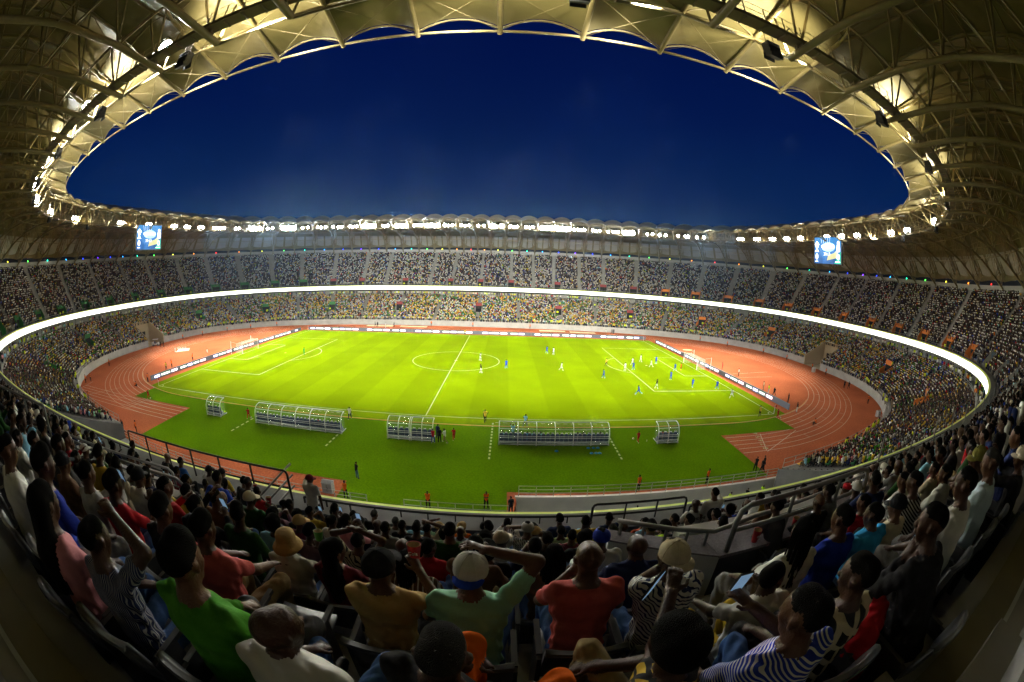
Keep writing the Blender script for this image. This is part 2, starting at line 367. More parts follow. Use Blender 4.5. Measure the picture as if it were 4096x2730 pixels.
# ribbon wall / front parapet and walkway of the upper stand
b=MB()
b.strip(tr(S4,12.62,.06),tr(S4,11.2,.06)); b.strip(tr(S4,12.70,.40),tr(S4,12.62,.06)); b.strip(tr(S4,12.84,.43),tr(S4,12.70,.40))
b.strip(tr(S4,12.98,1.15),tr(S4,12.95,.35)); b.strip(tr(S4,12.35,1.2),tr(S4,12.86,1.15))
b.strip(tr(S4,12.35,2.75),tr(S4,12.35,1.2))
b.link('parapet',mat('parapet_concrete',(.13,.13,.12),.8,noise=.15,nscale=2),stadium)
NUP=27; PR=.8; DZ=.516
b=MB()
for k in range(-1,NUP):
    v0=2.7+PR*k-.38; v1=v0+PR; z=13.05+DZ*k
    if k==-1: v0=2.2;z=12.45
    zt=z+DZ
    for g in cuts(SD,[(v-.21,v+.21) for v in VU] if k<=2 else []):
        f=lambda v,z_: [tuple(p) for p in P3(g,upper_t(g,np.full(len(g),v)),z_)]
        A=f(v0,z);B=f(v1,z);D=f(v1,zt); b.strip(B,A); b.strip(D,B)
b.link('upper_stand',m_step,stadium)
tt=lambda s,z,dt=0: [tuple(p) for p in P3(s,lerp_s(TT,s)+dt,z)]
b=MB(); b.strip(tt(S4,28.3,.35),tt(S4,26.4,.35)); b.strip(tt(S4,28.3,.9),tt(S4,28.3,.35)); b.link('back_parapet',m_under,stadium)
# LED ribbon
b=MB(); b.strip(tr(S4,12.56,-.02),tr(S4,11.28,-.02)); led=b.link('led_ribbon',mat('led_white',(1,1,.9),.5,emis=3.0,ecol=(1,1,.86)),label='glowing white LED ribbon board running round the upper tier front',cat='LED board')
b=MB(); b.strip(tr(S4,12.80,.02),tr(S4,12.57,.0)); b.strip(tr(S4,12.81,.38),tr(S4,12.80,.02)); b.link('cap_strip',mat('cap_ribbon_glow',(.75,.8,.2),.6,emis=.16,ecol=(.75,.9,.22)),led)  # ribbon glow put into the cap's own colour and emission
# ================= roof =================
m_steel=mat('roof_steel',(.22,.175,.08),.45,noise=.06,nscale=2)
m_steeld=mat('catwalk_steel',(.16,.13,.07),.6)
m_memb=bpy.data.materials.new('roof_membrane'); m_memb.use_nodes=True
n_=m_memb.node_tree; b_=n_.nodes['Principled BSDF']; b_.inputs['Base Color'].default_value=(.18,.148,.060,1); b_.inputs['Roughness'].default_value=.5; b_.inputs['Sheen Weight'].default_value=.1
t_=n_.nodes.new('ShaderNodeTexNoise'); t_.inputs['Scale'].default_value=.35; c_=n_.nodes.new('ShaderNodeTexCoord'); n_.links.new(c_.outputs['Object'],t_.inputs[0])
p_=n_.nodes.new('ShaderNodeBump'); p_.inputs['Strength'].default_value=.5; p_.inputs['Distance'].default_value=.6; n_.links.new(t_.outputs[0],p_.inputs['Height']); n_.links.new(p_.outputs[0],b_.inputs['Normal'])
TFULL=41.0
TOPZ=[(0,36.6),(4.5,37.6),(9,38.6),(15,39.6),(21,39.9),(27,39.2),(32,37.6),(37,34.6),(41,30.4),(42.2,28.4)]
BOTZ=[(8.0,34.2),(14,34.6),(20,34.5),(26,33.6),(31,32.2),(36,30.0),(41,27.6)]
def itp(T,t): return float(np.interp(t,[a for a,_ in T],[z for _,z in T]))
b=MB()
tp=[(t,0,itp(TOPZ,t)) for t in (0,4.5,9)]
b.tube([(-.25,0,36.45),(4.5,0,37.5),(9,0,38.5)],.20,8)
for sy in(-1,1):
    b.tube([(9,0,38.5),(12,sy*.9,39.0)]+[(t,sy*1.1,itp(TOPZ,t)-.1) for t in (16,21,27,32,37,41)],.15,6)
b.tube([(t,0,z) for t,z in BOTZ],.26,8)
b.tube([(8.0,0,34.2),(7.6,0,37.9)],.10,6); b.tube([(8.0,0,34.2),(4.5,0,37.4)],.13,6)
tn=[11,16,21,26,31,35.5,39.5]; bn=[9,13.5,18.5,23.5,28.5,33.2,37.4,40.6]
for i,t in enumerate(tn):
    for sy in(-1,1):
        for t2 in (bn[i],bn[i+1]): b.tube([(t,sy*1.1,itp(TOPZ,t)-.1),(t2,0,itp(BOTZ,t2))],.105,5)
    b.tube([(t,-1.1,itp(TOPZ,t)-.1),(t,1.1,itp(TOPZ,t)-.1)],.07,5)
for i in range(len(tn)-1):
    b.tube([(tn[i],-1.1,itp(TOPZ,tn[i])-.1),(tn[i+1],1.1,itp(TOPZ,tn[i+1])-.1)],.05,4)
b.tube([(41,0,27.6),(41.3,0,24.8)],.28,8)
truss_me=b.mesh('roof_truss',m_steel,smooth=True); smooth_by_angle(truss_me,50)
for k in range(NR):
    s=k+.5; p=at(s,0.); d=lerp_s(BD,s); d=d/np.linalg.norm(d)
    o=link('roof_truss',truss_me,stadium,(p[0],p[1],0),math.atan2(d[1],d[0])); o.scale=(float(lerp_s(TT,s))/TFULL,1,1)
# membrane bays
NV=12
for k in range(NR):
    us=np.linspace(0,1,15); tv=np.concatenate([[0.0,.5],np.linspace(.03,1,18)*42.2][0:1]+[np.linspace(0,1,22)*42.0])
    tv=np.linspace(0,1,24)*42.0
    V=np.zeros((len(us),len(tv),3))
    for i,u in enumerate(us):
        s=k+.5+u; T=float(lerp_s(TT,s))
        arch=1-(2*u-1)**2
        for j,t in enumerate(tv):
            tt_=t*T/TFULL + 0.3*arch*max(0,1-t/8)
            h=(.75+.35*min(1,t/8))*arch*(1 if t<30 else max(.3,1-(t-30)/16))
            z=float(np.interp(t,[a for a,_ in TOPZ],[c for _,c in TOPZ]))+.35+h - (.35*math.sin(PI*min(1,t/9)) if t<9 else 0)
            p=at(s,tt_); V[i,j]=(p[0],p[1],z)
    nu,nv=len(us),len(tv)
    F=[(i*nv+j,i*nv+j+1,(i+1)*nv+j+1,(i+1)*nv+j) for i in range(nu-1) for j in range(nv-1)]
    link('roof_panel',mesh('roof_panel',V.reshape(-1,3),F,m_memb,smooth=True),stadium)
# arches at tip edge and mid nodes, tip tubes, ring purlins
b=MB()
for k in range(NR):
    p0=at(k+.5,0.);p1=at(k+1.5,0.)
    b.tube([(p0[0],p0[1],36.5),(p1[0],p1[1],36.5)],.11,6)
    q0=at(k+.5,4.5);q1=at(k+1.5,4.5)
    b.tube([(q0[0],q0[1],37.5),(q1[0],q1[1],37.5)],.11,6)
    r0=at(k+.5,7.8);r1=at(k+1.5,7.8)
    def arch(t,z0,h,r,rec=0):
        A=[]
        for u in np.linspace(0,1,9):
            a=1-(2*u-1)**2; p=at(k+.5+u,t+rec*a); A.append((p[0],p[1],z0+h*a))
        b.tube(A,r,5)
    arch(0,36.75,.78,.10,.3); arch(4.5,37.5,1.2,.07,.2); arch(9,38.8,1.3,.08)
    for t in (16,21,26,31,35.5):
        f=float(lerp_s(TT,k+1.))/TFULL; arch(t*f,itp(TOPZ,t)+.25,1.15*(1 if t<30 else .8),.07)
        g0=at(k+.5,t*f);g1=at(k+1.5,t*f); b.tube([(g0[0],g0[1],itp(TOPZ,t)-.1),(g1[0],g1[1],itp(TOPZ,t)-.1)],.07,5)
    for t in (20,31):
        f=float(lerp_s(TT,k+1.))/TFULL; g0=at(k+.5,t*f);g1=at(k+1.5,t*f); b.tube([(g0[0],g0[1],itp(BOTZ,t)),(g1[0],g1[1],itp(BOTZ,t))],.08,5)
    # cable cross bracing
    for a_,b2 in (((p0,36.5),(q1,37.5)),((q0,37.5),(p1,36.5))): b.tube([(a_[0][0],a_[0][1],a_[1]),(b2[0][0],b2[0][1],b2[1])],.025,4)
    b.tube([(r0[0],r0[1],34.2),(q1[0],q1[1],37.4)],.11,6)
b.link('roof_bracing',m_steel,stadium,smooth=True,kind='stuff')
# roof back wall (underside skirt) between the parapet and the membrane
b=MB()
for k in range(NR*2):
    s0=k/2+.04; s1=k/2+.46
    for (t0,z0,t1,z1) in ((.9,34.2,1.6,29.6),):
        A=P3(np.array([s0,s1]),lerp_s(TT,np.array([s0,s1]))-3.2,34.2);B=P3(np.array([s0,s1]),lerp_s(TT,np.array([s0,s1]))+1.1,29.4)
        b.poly([A[0],A[1],B[1],B[0]])
b.link('rear_panels',mat('rear_panel',(.33,.31,.25),.8,noise=.1,nscale=.3),stadium)
b=MB(); b.strip(tt(S4,29.4,1.3),tt(S4,28.3,1.35)); b.link('rear_gap',mat('rear_gap_dark',(.012,.016,.03),.9),stadium)
# catwalk with handrail
m_rail=mat('catwalk_rail',(.34,.28,.15),.5)
tcw=lambda s: lerp_s(TC,s)
b=MB()
cz=[(-.5,34.75),(.55,34.75),(.55,35.05),(.5,35.05),(.5,34.85),(-.45,34.85),(-.45,35.05),(-.5,35.05)]
rings_=[P3(S4,tcw(S4)+dt,z) for dt,z in cz]
for i in range(len(cz)): b.strip([tuple(p) for p in rings_[i]],[tuple(p) for p in rings_[(i+1)%len(cz)]])
cw=b.link('catwalk',m_steeld,stadium)
b=MB()
for dt in (-.45,.5):
    for z in (35.5,36.05): b.tube([tuple(p) for p in P3(S4[:-1],tcw(S4[:-1])+dt,z)],.03,4,closed=True)
    for s in np.arange(0,NR,.25):
        p=P3(np.array([s]),tcw(np.array([s]))+dt,0)[0]; b.box((p[0],p[1],35.5),(.06,.06,1.15))
b.link('handrail',m_rail,cw)
b=MB()
for s in np.arange(0,NR,.25):
    for dt in(-.9,.9):
        p=P3(np.array([s]),tcw(np.array([s])),0)[0]
    b.box((p[0],p[1],34.68),(.9,.10,.14),rz=math.atan2(*lerp_s(BD,s)[::-1]))
b.link('floor_beam',m_steeld,cw,kind='stuff')
# ---------- floodlights ----------
m_body=mat('lamp_body',(.03,.03,.03),.5,.3); m_lens=mat('lamp_lens',(1,1,1),.3,emis=90,ecol=(1,.98,.90)); m_lens.cycles.emission_sampling='NONE'
m_lens2=mat('lamp_lens_hot',(1,1,1),.3,emis=500,ecol=(1,.99,.94)); m_lens2.cycles.emission_sampling='NONE'
def fl_mesh(r):
    b=MB(); b.lathe([(0.02,-.25),(r*.45,-.25),(r*.8,-.1),(r,.1),(r,.16),(r*.93,.16)],14); h=b.mesh('housing',m_body)
    b=MB(); b.lathe([(r*.93,.13),(r*.6,.19),(.01,.21)],14); l=b.mesh('lens',m_lens)
    b=MB(); b.box((0,-r-.06,-.15),(.07,.07,.5)); b.box((0,r+.06,-.15),(.07,.07,.5)); b.box((0,0,-.42),(.07,2*r+.2,.07)); return h,l,b.mesh('bracket',m_steeld)
H_,L_,B_=fl_mesh(.52)
fl_n=0
def floodlight(s,dz=0,hot=False,big=1.0,aim=None):
    global fl_n
    p=at(s,float(lerp_s(TC,s))-.62); q=Vector(aim) if aim else Vector((p[0]*.25,p[1]*-.1,0)); loc=Vector((p[0],p[1],35.75+dz))
    o=empty('floodlight',loc,'round white stadium floodlight on the catwalk rail aimed at the pitch','floodlight','floodlights along the roof catwalk')
    o.rotation_euler=(q-loc).to_track_quat('Z','Y').to_euler(); o.scale=(big,)*3
    link('housing',H_,o); link('bracket',B_,o); l=link('lens',L_,o)
    if hot: l.material_slots[0].link='OBJECT'; l.material_slots[0].material=m_lens2
    return o
# clusters per bay; s from far right round to far left, then the near side
LC=[]
far=list(range(28,58))
pat={28:[.3,.7],29:[.2,.35,.75],30:[.45,.8],31:[.2,.5],32:[.35,.5,.65,.8],33:[.2,.35,.5,.8],34:[.3,.5,.7],35:[.2,.4,.6,.8],36:[.15,.3,.5,.65,.8],37:[.2,.45,.7],38:[.3,.5,.7],39:[.25,.4,.55,.7],40:[.2,.6,.8],41:[.3,.65],42:[.2,.45,.7],43:[.25,.5,.75],44:[.15,.35,.6,.8],45:[.2,.35,.5,.65],46:[.15,.35,.55,.75],47:[.3,.45,.6],48:[.2,.35,.5,.65,.8],49:[.25,.5,.7],50:[.2,.4,.75],51:[.2,.5,.7],52:[.3,.6],53:[.15,.3,.45,.6,.75],54:[.4,.7],55:[.2,.35,.5,.65],56:[.4,.6],57:[.3,.5]}
hotbays={32,36,37,40,44,46,48,53,55}
for k in far:
    for i,u in enumerate(pat[k]): LC.append((k+.5+u,(.0 if i%2 else .12),k in hotbays,1.7 if k in hotbays else 1.0))
for k in (26,25,24,23,22,20,19,18,16,15,13,11): LC+= [(k+.62,0,False,1.),(k+.75,.05,False,1.),(k+.88,0,False,1.)]
for k in (58,59,60,61,63,65,68,70,72,74,76): LC+= [(k+.2,0,False,1.),(k+.35,.05,False,1.),(k+.5,0,False,1.)]
for k in (72,74,76,78,79,4,6,8): LC+= [(k+.5,.05,k>71,1.3 if k>71 else 1.),(k+.62,.05,False,1.)]
for s,dz,hot,bg_ in LC:
    floodlight(s%NR,dz,hot,bg_)
for s_,b_ in ((81.45,1.5),(79.15,1.3),(77.45,1.2)): floodlight(s_,.5,True,b_,(38,-48,0))
# ---------- speaker clusters ----------
m_black=mat('speaker_black',(.012,.012,.013),.6)
b=MB()
for i in range(4):
    a=.12*i; b.box((0.05*i*i*.3,0,-.28*i),(.7-.02*i,1.0,.27),ry=a)
spk=b.mesh('cabinets',m_black); b=MB(); b.box((-.36,0,-.42),(.03,.9,1.1),ry=.2); grl=b.mesh('grille',mat('speaker_grille',(.03,.03,.03),.8)); b=MB()
for y in(-.35,.35): b.tube([(0,y,.1),(0,y,1.2)],.03,5)
b.tube([(0,-.35,1.15),(0,.35,1.15)],.03,5); hang=b.mesh('hanger',m_steeld)
S_SPK=[(82.0,'over the top edge left of centre'),(79.9,''),(77.8,''),(75.6,''),(73.8,''),(2.2,''),(4.2,''),(6.3,''),(8.3,''),(10.8,''),(13.5,''),(16,''),(70.5,''),(67.5,'')]
for i,(s,_) in enumerate(S_SPK):
    p=at(s,float(lerp_s(TC,s))-1.0); d=lerp_s(BD,s)
    o=empty('speaker_cluster',(p[0],p[1],34.3),'black loudspeaker cluster hanging under the catwalk','loudspeaker','loudspeaker clusters under the catwalk',rz=math.atan2(d[1],d[0]))
    link('cabinets',spk,o); link('grille',grl,o); link('hanger',hang,o)
# ---------- coloured marker lamps on the rear parapet ----------
cols=[(1,.02,.02),(1,.25,.02),(.8,.8,.05),(.1,1,.1),(.02,.9,.5),(.02,.3,1),(.02,.05,1),(.15,.02,1),(.02,.05,1),(.02,.3,1),(.02,.9,.5),(.1,1,.1),(.8,.8,.05),(1,.25,.02)]
cname=['red','orange','yellow','green','teal','azure','blue','violet','blue','azure','teal','green','yellow','orange']
b=MB(); b.lathe([(.01,-.12),(.2,-.12),(.24,.06),(.2,.1)],10); mh=b.mesh('lamp_housing',m_black); b=MB(); b.lathe([(.21,.09),(.12,.16),(.01,.18)],10)
ml=[b.mesh('lens',mat('marker_'+cname[i],cols[i],.4,emis=7,ecol=cols[i])) for i in range(8)]
for k in range(14,71):
    s=k+1.0; p=at(s,float(lerp_s(TT,s))+.1); d=-lerp_s(BD,s); j=(k-42)%14; j=j if j<8 else 14-j
    o=empty('marker_lamp',(p[0],p[1],28.45),f'small {cname[j]} marker lamp on the parapet above the upper tier','lamp','coloured marker lamps above the upper tier')
    o.rotation_euler=(Vector((d[0],d[1],.25))).to_track_quat('Z','Y').to_euler(); o.scale=(1.1,)*3
    link('lamp_housing',mh,o); link('lens',ml[j],o)
# ================= people: signed-distance bodies meshed with surface nets =================
def surface_nets(F,org,h):
    ins=F<0; nx,ny,nz=F.shape
    acc=np.zeros((nx,ny,nz,3),np.float32); cnt=np.zeros((nx,ny,nz),np.int16); E=[]
    for ax in range(3):
        a=[slice(None)]*3;b=[slice(None)]*3; a[ax]=slice(0,-1);b[ax]=slice(1,None)
        c=ins[tuple(a)]!=ins[tuple(b)]; I=np.argwhere(c)
        if not len(I): continue
        I=I[(I[:,(ax+1)%3]>0)&(I[:,(ax+2)%3]>0)]
        J=I.copy();J[:,ax]+=1
        fa=F[tuple(I.T)];fb=F[tuple(J.T)]; t=fa/(fa-fb)
        P=I.astype(np.float32);P[:,ax]+=t
        u=np.zeros(3,int);v=np.zeros(3,int);u[(ax+1)%3]=1;v[(ax+2)%3]=1
        cells=[I,I-u,I-u-v,I-v]
        for q in cells: np.add.at(acc,tuple(q.T),P); np.add.at(cnt,tuple(q.T),1)
        E.append((cells,fa<0))
    idx=np.full((nx,ny,nz),-1,np.int64); M=cnt>0; idx[M]=np.arange(M.sum())
    V=acc[M]/cnt[M][:,None]*h+org
    Q=[]
    for cells,f in E:
        q=np.stack([idx[tuple(c.T)] for c in cells],1); q[~f]=q[~f][:,::-1]; Q.append(q)
    return V.astype(np.float32),np.concatenate(Q)
def sdf_mesh(prims,h,pad=.03,fold=None):
    lo=np.array([9.]*3);hi=-lo
    for p in prims:
        A,B=np.array(p[1]),np.array(p[2]); r=max(p[3],p[4])
        lo=np.minimum(lo,np.minimum(A,B)-r-pad);hi=np.maximum(hi,np.maximum(A,B)+r+pad)
    n=np.ceil((hi-lo)/h).astype(int)+1; F=np.full(n,1.,np.float32); R=np.zeros(n,np.int8); best=np.full(n,9.,np.float32)
    ax=[lo[i]+h*np.arange(n[i]) for i in range(3)]
    for reg,a,b,r0,r1,k,fl in prims:
        a=np.array(a,float);b=np.array(b,float);m=max(r0,r1)+k+2.5*h
        i0=np.maximum(0,np.floor((np.minimum(a,b)-m-lo)/h).astype(int));i1=np.minimum(n,np.ceil((np.maximum(a,b)+m-lo)/h).astype(int)+1)
        sl=tuple(slice(i0[i],i1[i]) for i in range(3))
        X=np.stack(np.meshgrid(*[ax[i][sl[i]] for i in range(3)],indexing='ij'),-1)
        if fl is not None:
            nrm,sc=np.array(fl[0],float),fl[1]; nrm=nrm/np.linalg.norm(nrm)
            c=(a+b)/2; X=X+((X-c)@nrm)[...,None]*nrm*(sc-1); a=a+((a-c)@nrm)*nrm*(sc-1); b=b+((b-c)@nrm)*nrm*(sc-1)
        ab=b-a; L=ab@ab
        t=np.clip(((X-a)@ab)/L,0,1) if L>1e-10 else np.zeros(X.shape[:-1])
        d=np.linalg.norm(X-a-t[...,None]*ab,axis=-1)-(r0+(r1-r0)*t)
        if fl is not None: d=d/max(1,fl[1])**.5
        d0=d
        if fold is not None and reg in(1,2):
            q=X; d=d+fold*(np.sin(31*q[...,0]+24*q[...,2]+7*np.sin(9*q[...,1]))*np.sin(17*q[...,1]-26*q[...,2]+3*np.sin(11*q[...,0])))
        f=F[sl]; hh=np.clip(.5+.5*(f-d)/max(k,1e-5),0,1); F[sl]=f*(1-hh)+d*hh-k*hh*(1-hh)
        w=best[sl]; u=d0<w; w[u]=d0[u]; rr=R[sl]; rr[u]=reg
    V,Q=surface_nets(F,lo.astype(np.float32),h)
    # region by nearest grid sample of the face centre
    ci=np.clip(np.round((V[Q].mean(1)-lo)/h).astype(int),0,n-1)
    reg=R[tuple(ci.T)]
    return V,Q,reg
def rotm(yaw=0,pitch=0,roll=0): return np.array(Matrix.Rotation(yaw,3,'Z')@Matrix.Rotation(pitch,3,'X')@Matrix.Rotation(roll,3,'Y'))
def ik(S,T,l1,l2,pole):
    S,T=np.array(S,float),np.array(T,float); d=T-S; D=np.linalg.norm(d)
    if D>l1+l2-.005: T=S+d/D*(l1+l2-.005); d=T-S; D=l1+l2-.005
    a=(l1*l1-l2*l2+D*D)/(2*D); h=math.sqrt(max(0,l1*l1-a*a)); u=d/D; p=np.array(pole,float); p=p-u*(p@u); p/=max(1e-6,np.linalg.norm(p))
    return S+u*a+p*h,T
def body(pose='sit',lean=.1,hy=0.,hp=0.,hr=0.,hair='short',arms=('lap','lap'),sleeve=.6,scale=1.,spread=.1,twist=0.,h=.012,female=False,legs=None,walk=0.,fold=.004,build=1.0,collar=False,long_t=False,kneeup=0.):
    """returns V,Q,regions, head matrix; x right, y forward, floor z=0"""
    P=[]; b_=build
    sit=pose=='sit'
    H=np.array([0,0,.50 if sit else .93])
    up=np.array([math.sin(twist)*0,math.sin(lean),math.cos(lean)])
    fw=np.array([0,math.cos(lean),-math.sin(lean)])
    Rt=rotm(twist); fwt=Rt@fw; rt=Rt@np.array([1.,0,0])
    W_=H+up*.20; Ch=H+up*.40; Sh=H+up*.505; Nk=H+up*.56
    P+= [(1,H-up*.01,W_,.163*b_,.150*b_,.04,(fwt,1.30)),(1,W_,Ch,.148*b_,.160*b_,.05,(fwt,1.38)),(1,Ch-rt*.05,Ch+rt*.05,.135,.135,.05,(fwt,1.35))]
    SL=Sh-rt*.165*b_;SR=Sh+rt*.165*b_
    P+= [(1,Sh-rt*.12*b_-up*.035,Sh+rt*.12*b_-up*.035,.066,.066,.06,None),(1,Sh-up*.03,Nk-up*.03,.105,.058,.06,None)]
    if collar: P.append((1,Nk-up*.015,Nk+up*.012,.068,.064,.01,None))
    P.append((2,H-rt*.05-up*.02,H+rt*.05-up*.02,.122*b_,.122*b_,.03,(fwt,1.15)))
    # head
    Rh=rotm(hy,hp,hr); Hc=Nk+np.array([0,.028,.142])+Rh@np.array([0,.01,.0])
    HS=.91; w=lambda x,y,z: Hc+Rh@(np.array([x,y,z])*HS); ih=len(P)+1
    P.append((0,Nk-up*.05,w(0,-.015,-.04),.058,.052,.03,None))
    rx,ry,rz=Rh@np.array([1.,0,0]),Rh@np.array([0,1.,0]),Rh@np.array([0,0,1.])
    P+= [(0,w(0,-.028,.028),w(0,.025,.028),.083,.076,.02,(rx,1.07)),(0,w(0,.03,-.02),w(0,.038,-.062),.062,.044,.03,(rx,1.02)),(0,w(-.022,.05,-.078),w(.022,.05,-.078),.024,.024,.03,None),
         (0,w(0,.098,.0),w(0,.112,-.032),.009,.014,.014,None),(0,w(-.014,.104,-.036),w(.014,.104,-.036),.009,.009,.01,None),(0,w(-.02,.092,-.058),w(.02,.092,-.058),.010,.010,.008,None),(0,w(-.018,.09,-.07),w(.018,.09,-.07),.009,.009,.008,None),
         (0,w(-.034,.084,.018),w(.034,.084,.018),.012,.012,.018,None),(0,w(-.045,.068,-.022),w(-.042,.06,-.04),.02,.02,.02,None),(0,w(.045,.068,-.022),w(.042,.06,-.04),.02,.02,.02,None)]
    for sx_ in(-1,1): P+= [(0,w(sx_*.080,-.008,.012),w(sx_*.078,-.002,-.022),.017,.012,.006,(ry,.8)),(5,w(sx_*.030,.082,.002),w(sx_*.033,.082,.002),.009,.009,.004,None)]
    if hair=='short': P.append((3,w(0,-.040,.036),w(0,.008,.056),.0815,.0755,.008,(rx,1.07)))
    elif hair=='crop': P.append((3,w(0,-.036,.040),w(0,.012,.056),.080,.074,.004,(rx,1.07)))
    elif hair=='afro': P+= [(3,w(0,-.035,.045),w(0,.0,.062),.112,.098,.012,None),(3,w(0,-.06,.0),w(0,-.05,.02),.08,.09,.02,None)]
    elif hair=='high': P+= [(3,w(0,-.035,.045),w(0,.02,.075),.086,.080,.01,(rx,1.05))]
    elif hair=='long': P+= [(3,w(0,-.035,.045),w(0,.0,.056),.098,.088,.01,None),(3,w(0,-.07,.02),Nk-fw*.10-up*.10,.075,.07,.04,(rx,.8)),(3,Nk-fw*.10-up*.08,Nk-fw*.13-up*.28,.075,.045,.04,(rx,.72))]
    elif hair=='bun': P+= [(3,w(0,-.035,.042),w(0,.008,.056),.086,.078,.008,None),(3,w(0,-.10,.08),w(0,-.11,.09),.045,.045,.01,None)]
    elif hair=='scarf': P+= [(6,w(0,-.035,.040),w(0,.012,.050),.096,.088,.01,None),(6,w(0,-.04,-.04),Nk-up*.02,.085,.095,.03,None)]
    P[ih:]=[(q[0],q[1],q[2],q[3]*HS,q[4]*HS,q[5],q[6]) for q in P[ih:]]
    # arms
    fist=[]
    A={'lap':(.15,.36,.12 if sit else -.1),'knee':(.16,.46,.16),'down':(.25,.03,-.17),'hip':(.27,.02,.12),'front':(.06,.34,.28),'face':(.07,.20,.66),'phone':(.08,.36,.42),'phonehi':(.10,.40,.62),'cup':(.14,.36,.40),'headtop':(.05,.03,.86),'brow':(.09,.18,.78),'fold':(-.1,.19,.30),'chin':(.04,.17,.56),'back':(.05,-.16,.02),'out':(.5,.3,.5),'clap':(.03,.36,.36),'up':(.2,.15,.95),'runf':(.2,.28,.28),'runb':(.28,-.2,.08),'rest':(.24,.22,.05)}
    for sx_,S,nm in((-1,SL,arms[0]),(1,SR,arms[1])):
        T=A[nm] if isinstance(nm,str) else nm; T=np.array([T[0]*sx_,T[1],T[2]]) if isinstance(nm,str) else np.array(T,float)
        T=Rt@T+H*[1,1,1]
        pole=(sx_*.7,-.2,-.75) if not(isinstance(nm,str) and nm in('headtop','up','brow')) else (sx_*1,.1,-.05)
        E_,T=ik(S,T,.29,.255,pole)
        sp=min(1.,sleeve/1.)
        if sleeve<=1: 
            m=S+(E_-S)*sp; P+= [(1,S,m,.060*b_,.054,.02,None),(0,m-(m-S)*.3,E_,.046,.040,.006,None),(0,E_,T,.041,.028,.01,None)]
        else: P+= [(1,S,E_,.060*b_,.049,.02,None),(1,E_,E_+(T-E_)*.9,.048,.037,.012,None),(0,E_+(T-E_)*.8,T,.03,.027,.004,None)]
        d=(T-E_);d/=np.linalg.norm(d); s_=np.cross(d,[0,0,1.]); s_=s_/max(1e-6,np.linalg.norm(s_)); n_=np.cross(s_,d)
        if nm in('lap','knee','rest') : n_=-n_ if n_[2]>0 else n_
        curl=-1 if nm in('lap','knee','rest') else (1 if n_[2]>0 else -1)
        pm=T+d*.045
        P.append((0,T+d*.01-s_*.0,T+d*.075,.030,.036,.012,(n_,1.9)))
        if h<.02:
            for i,(o,l) in enumerate(((-.029,.066),(-.010,.076),(.010,.070),(.028,.056))):
                b0=T+d*.085+s_*o; b1=b0+d*l*.5+n_*curl*.004; b2=b1+(d*.75+n_*curl*-.65)*l*.5
                P+= [(0,b0,b1,.0098,.009,.003,None),(0,b1,b2,.009,.0078,.002,None)]
            t0=T+d*.03-s_*sx_*.028; t1=t0+(d*.6-s_*sx_*.7)*.04; t2=t1+(d*.9-s_*sx_*.2)*.032
            P+= [(0,t0,t1,.013,.011,.006,None),(0,t1,t2,.0105,.009,.002,None)]
        else: P.append((0,T+d*.07,T+d*.13-n_*curl*.03,.03,.02,.01,(n_,1.6)))
        fist.append(T+d*.09)
    # legs
    for i,sx_ in enumerate((-1,1)):
        hp_=H+rt*sx_*.085+np.array([0,.02,-.02])
        if sit:
            kn=np.array([sx_*(.10+spread),.46,.50+kneeup]); ft=np.array([sx_*(.11+spread*.9),.44 if not kneeup else .5,.08])
            P+= [(2,hp_+[0,0,-.005],kn,.088*b_,.066,.03,None),(2,kn,ft+[0,-.01,.06],.064,.047,.02,None)]
        else:
            a=walk*sx_; kn=hp_+np.array([sx_*.015+spread*.25*sx_,math.sin(a)*.40+.02,-math.cos(a)*.42]); c=-abs(a)*.9 if a<0 else -.12*abs(a)
            ft=kn+np.array([spread*.2*sx_,math.sin(a+c)*.42-.01,-math.cos(a+c)*.415]); ft[2]=max(ft[2],.07)
            if long_t==False: P+= [(2,hp_,kn,.090*b_,.062,.03,None),(2,kn,ft+[0,0,.03],.060,.048,.02,None)]
            else: P+= [(2,hp_,hp_+(kn-hp_)*.75,.092*b_,.080,.03,None),(0,hp_+(kn-hp_)*.7,kn,.062,.052,.006,None),(0,kn,kn+(ft-kn)*.35,.048,.05,.01,None),(7,kn+(ft-kn)*.3,ft,.054,.038,.008,None)]
        P+= [(4,ft+[0,-.04,-.035],ft+[sx_*.02,.13,-.045],.043,.036,.015,None)]
    V,Q,reg=sdf_mesh([(a,np.asarray(b),np.asarray(c),d,e,f,g) for a,b,c,d,e,f,g in P],h,fold=fold if h<.03 else None)
    V=V*scale
    M=Matrix.Identity(4); 
    for i in range(3):
        for j in range(3): M[i][j]=float(Rh[i][j])*scale*HS
        M[i][3]=float(Hc[i])*scale
    return V,Q,reg,M,[f*scale for f in fist],Hc*scale,Nk*scale
def skin_mat(name,col):
    m=mat(name,col,.46,bump=.25,bscale=90,spec=.3,noise=.12,nscale=14); return m
SKINS=[skin_mat('skin_%s'%n,c) for n,c in (('deep',(.042,.016,.007)),('dark',(.070,.028,.012)),('brown',(.11,.050,.024)),('warm',(.15,.075,.04)))]
m_hair=mat('black_hair',(.005,.0045,.004),.9,bump=.9,bscale=260,spec=.06)
m_hairg=mat('grey_hair',(.03,.029,.027),.9,bump=.9,bscale=260,spec=.06)
m_eye=mat('eye_white',(.16,.14,.12),.25)
m_shoe=mat('white_shoe',(.55,.55,.52),.6); m_shoed=mat('dark_shoe',(.02,.02,.02),.6)
CL={}
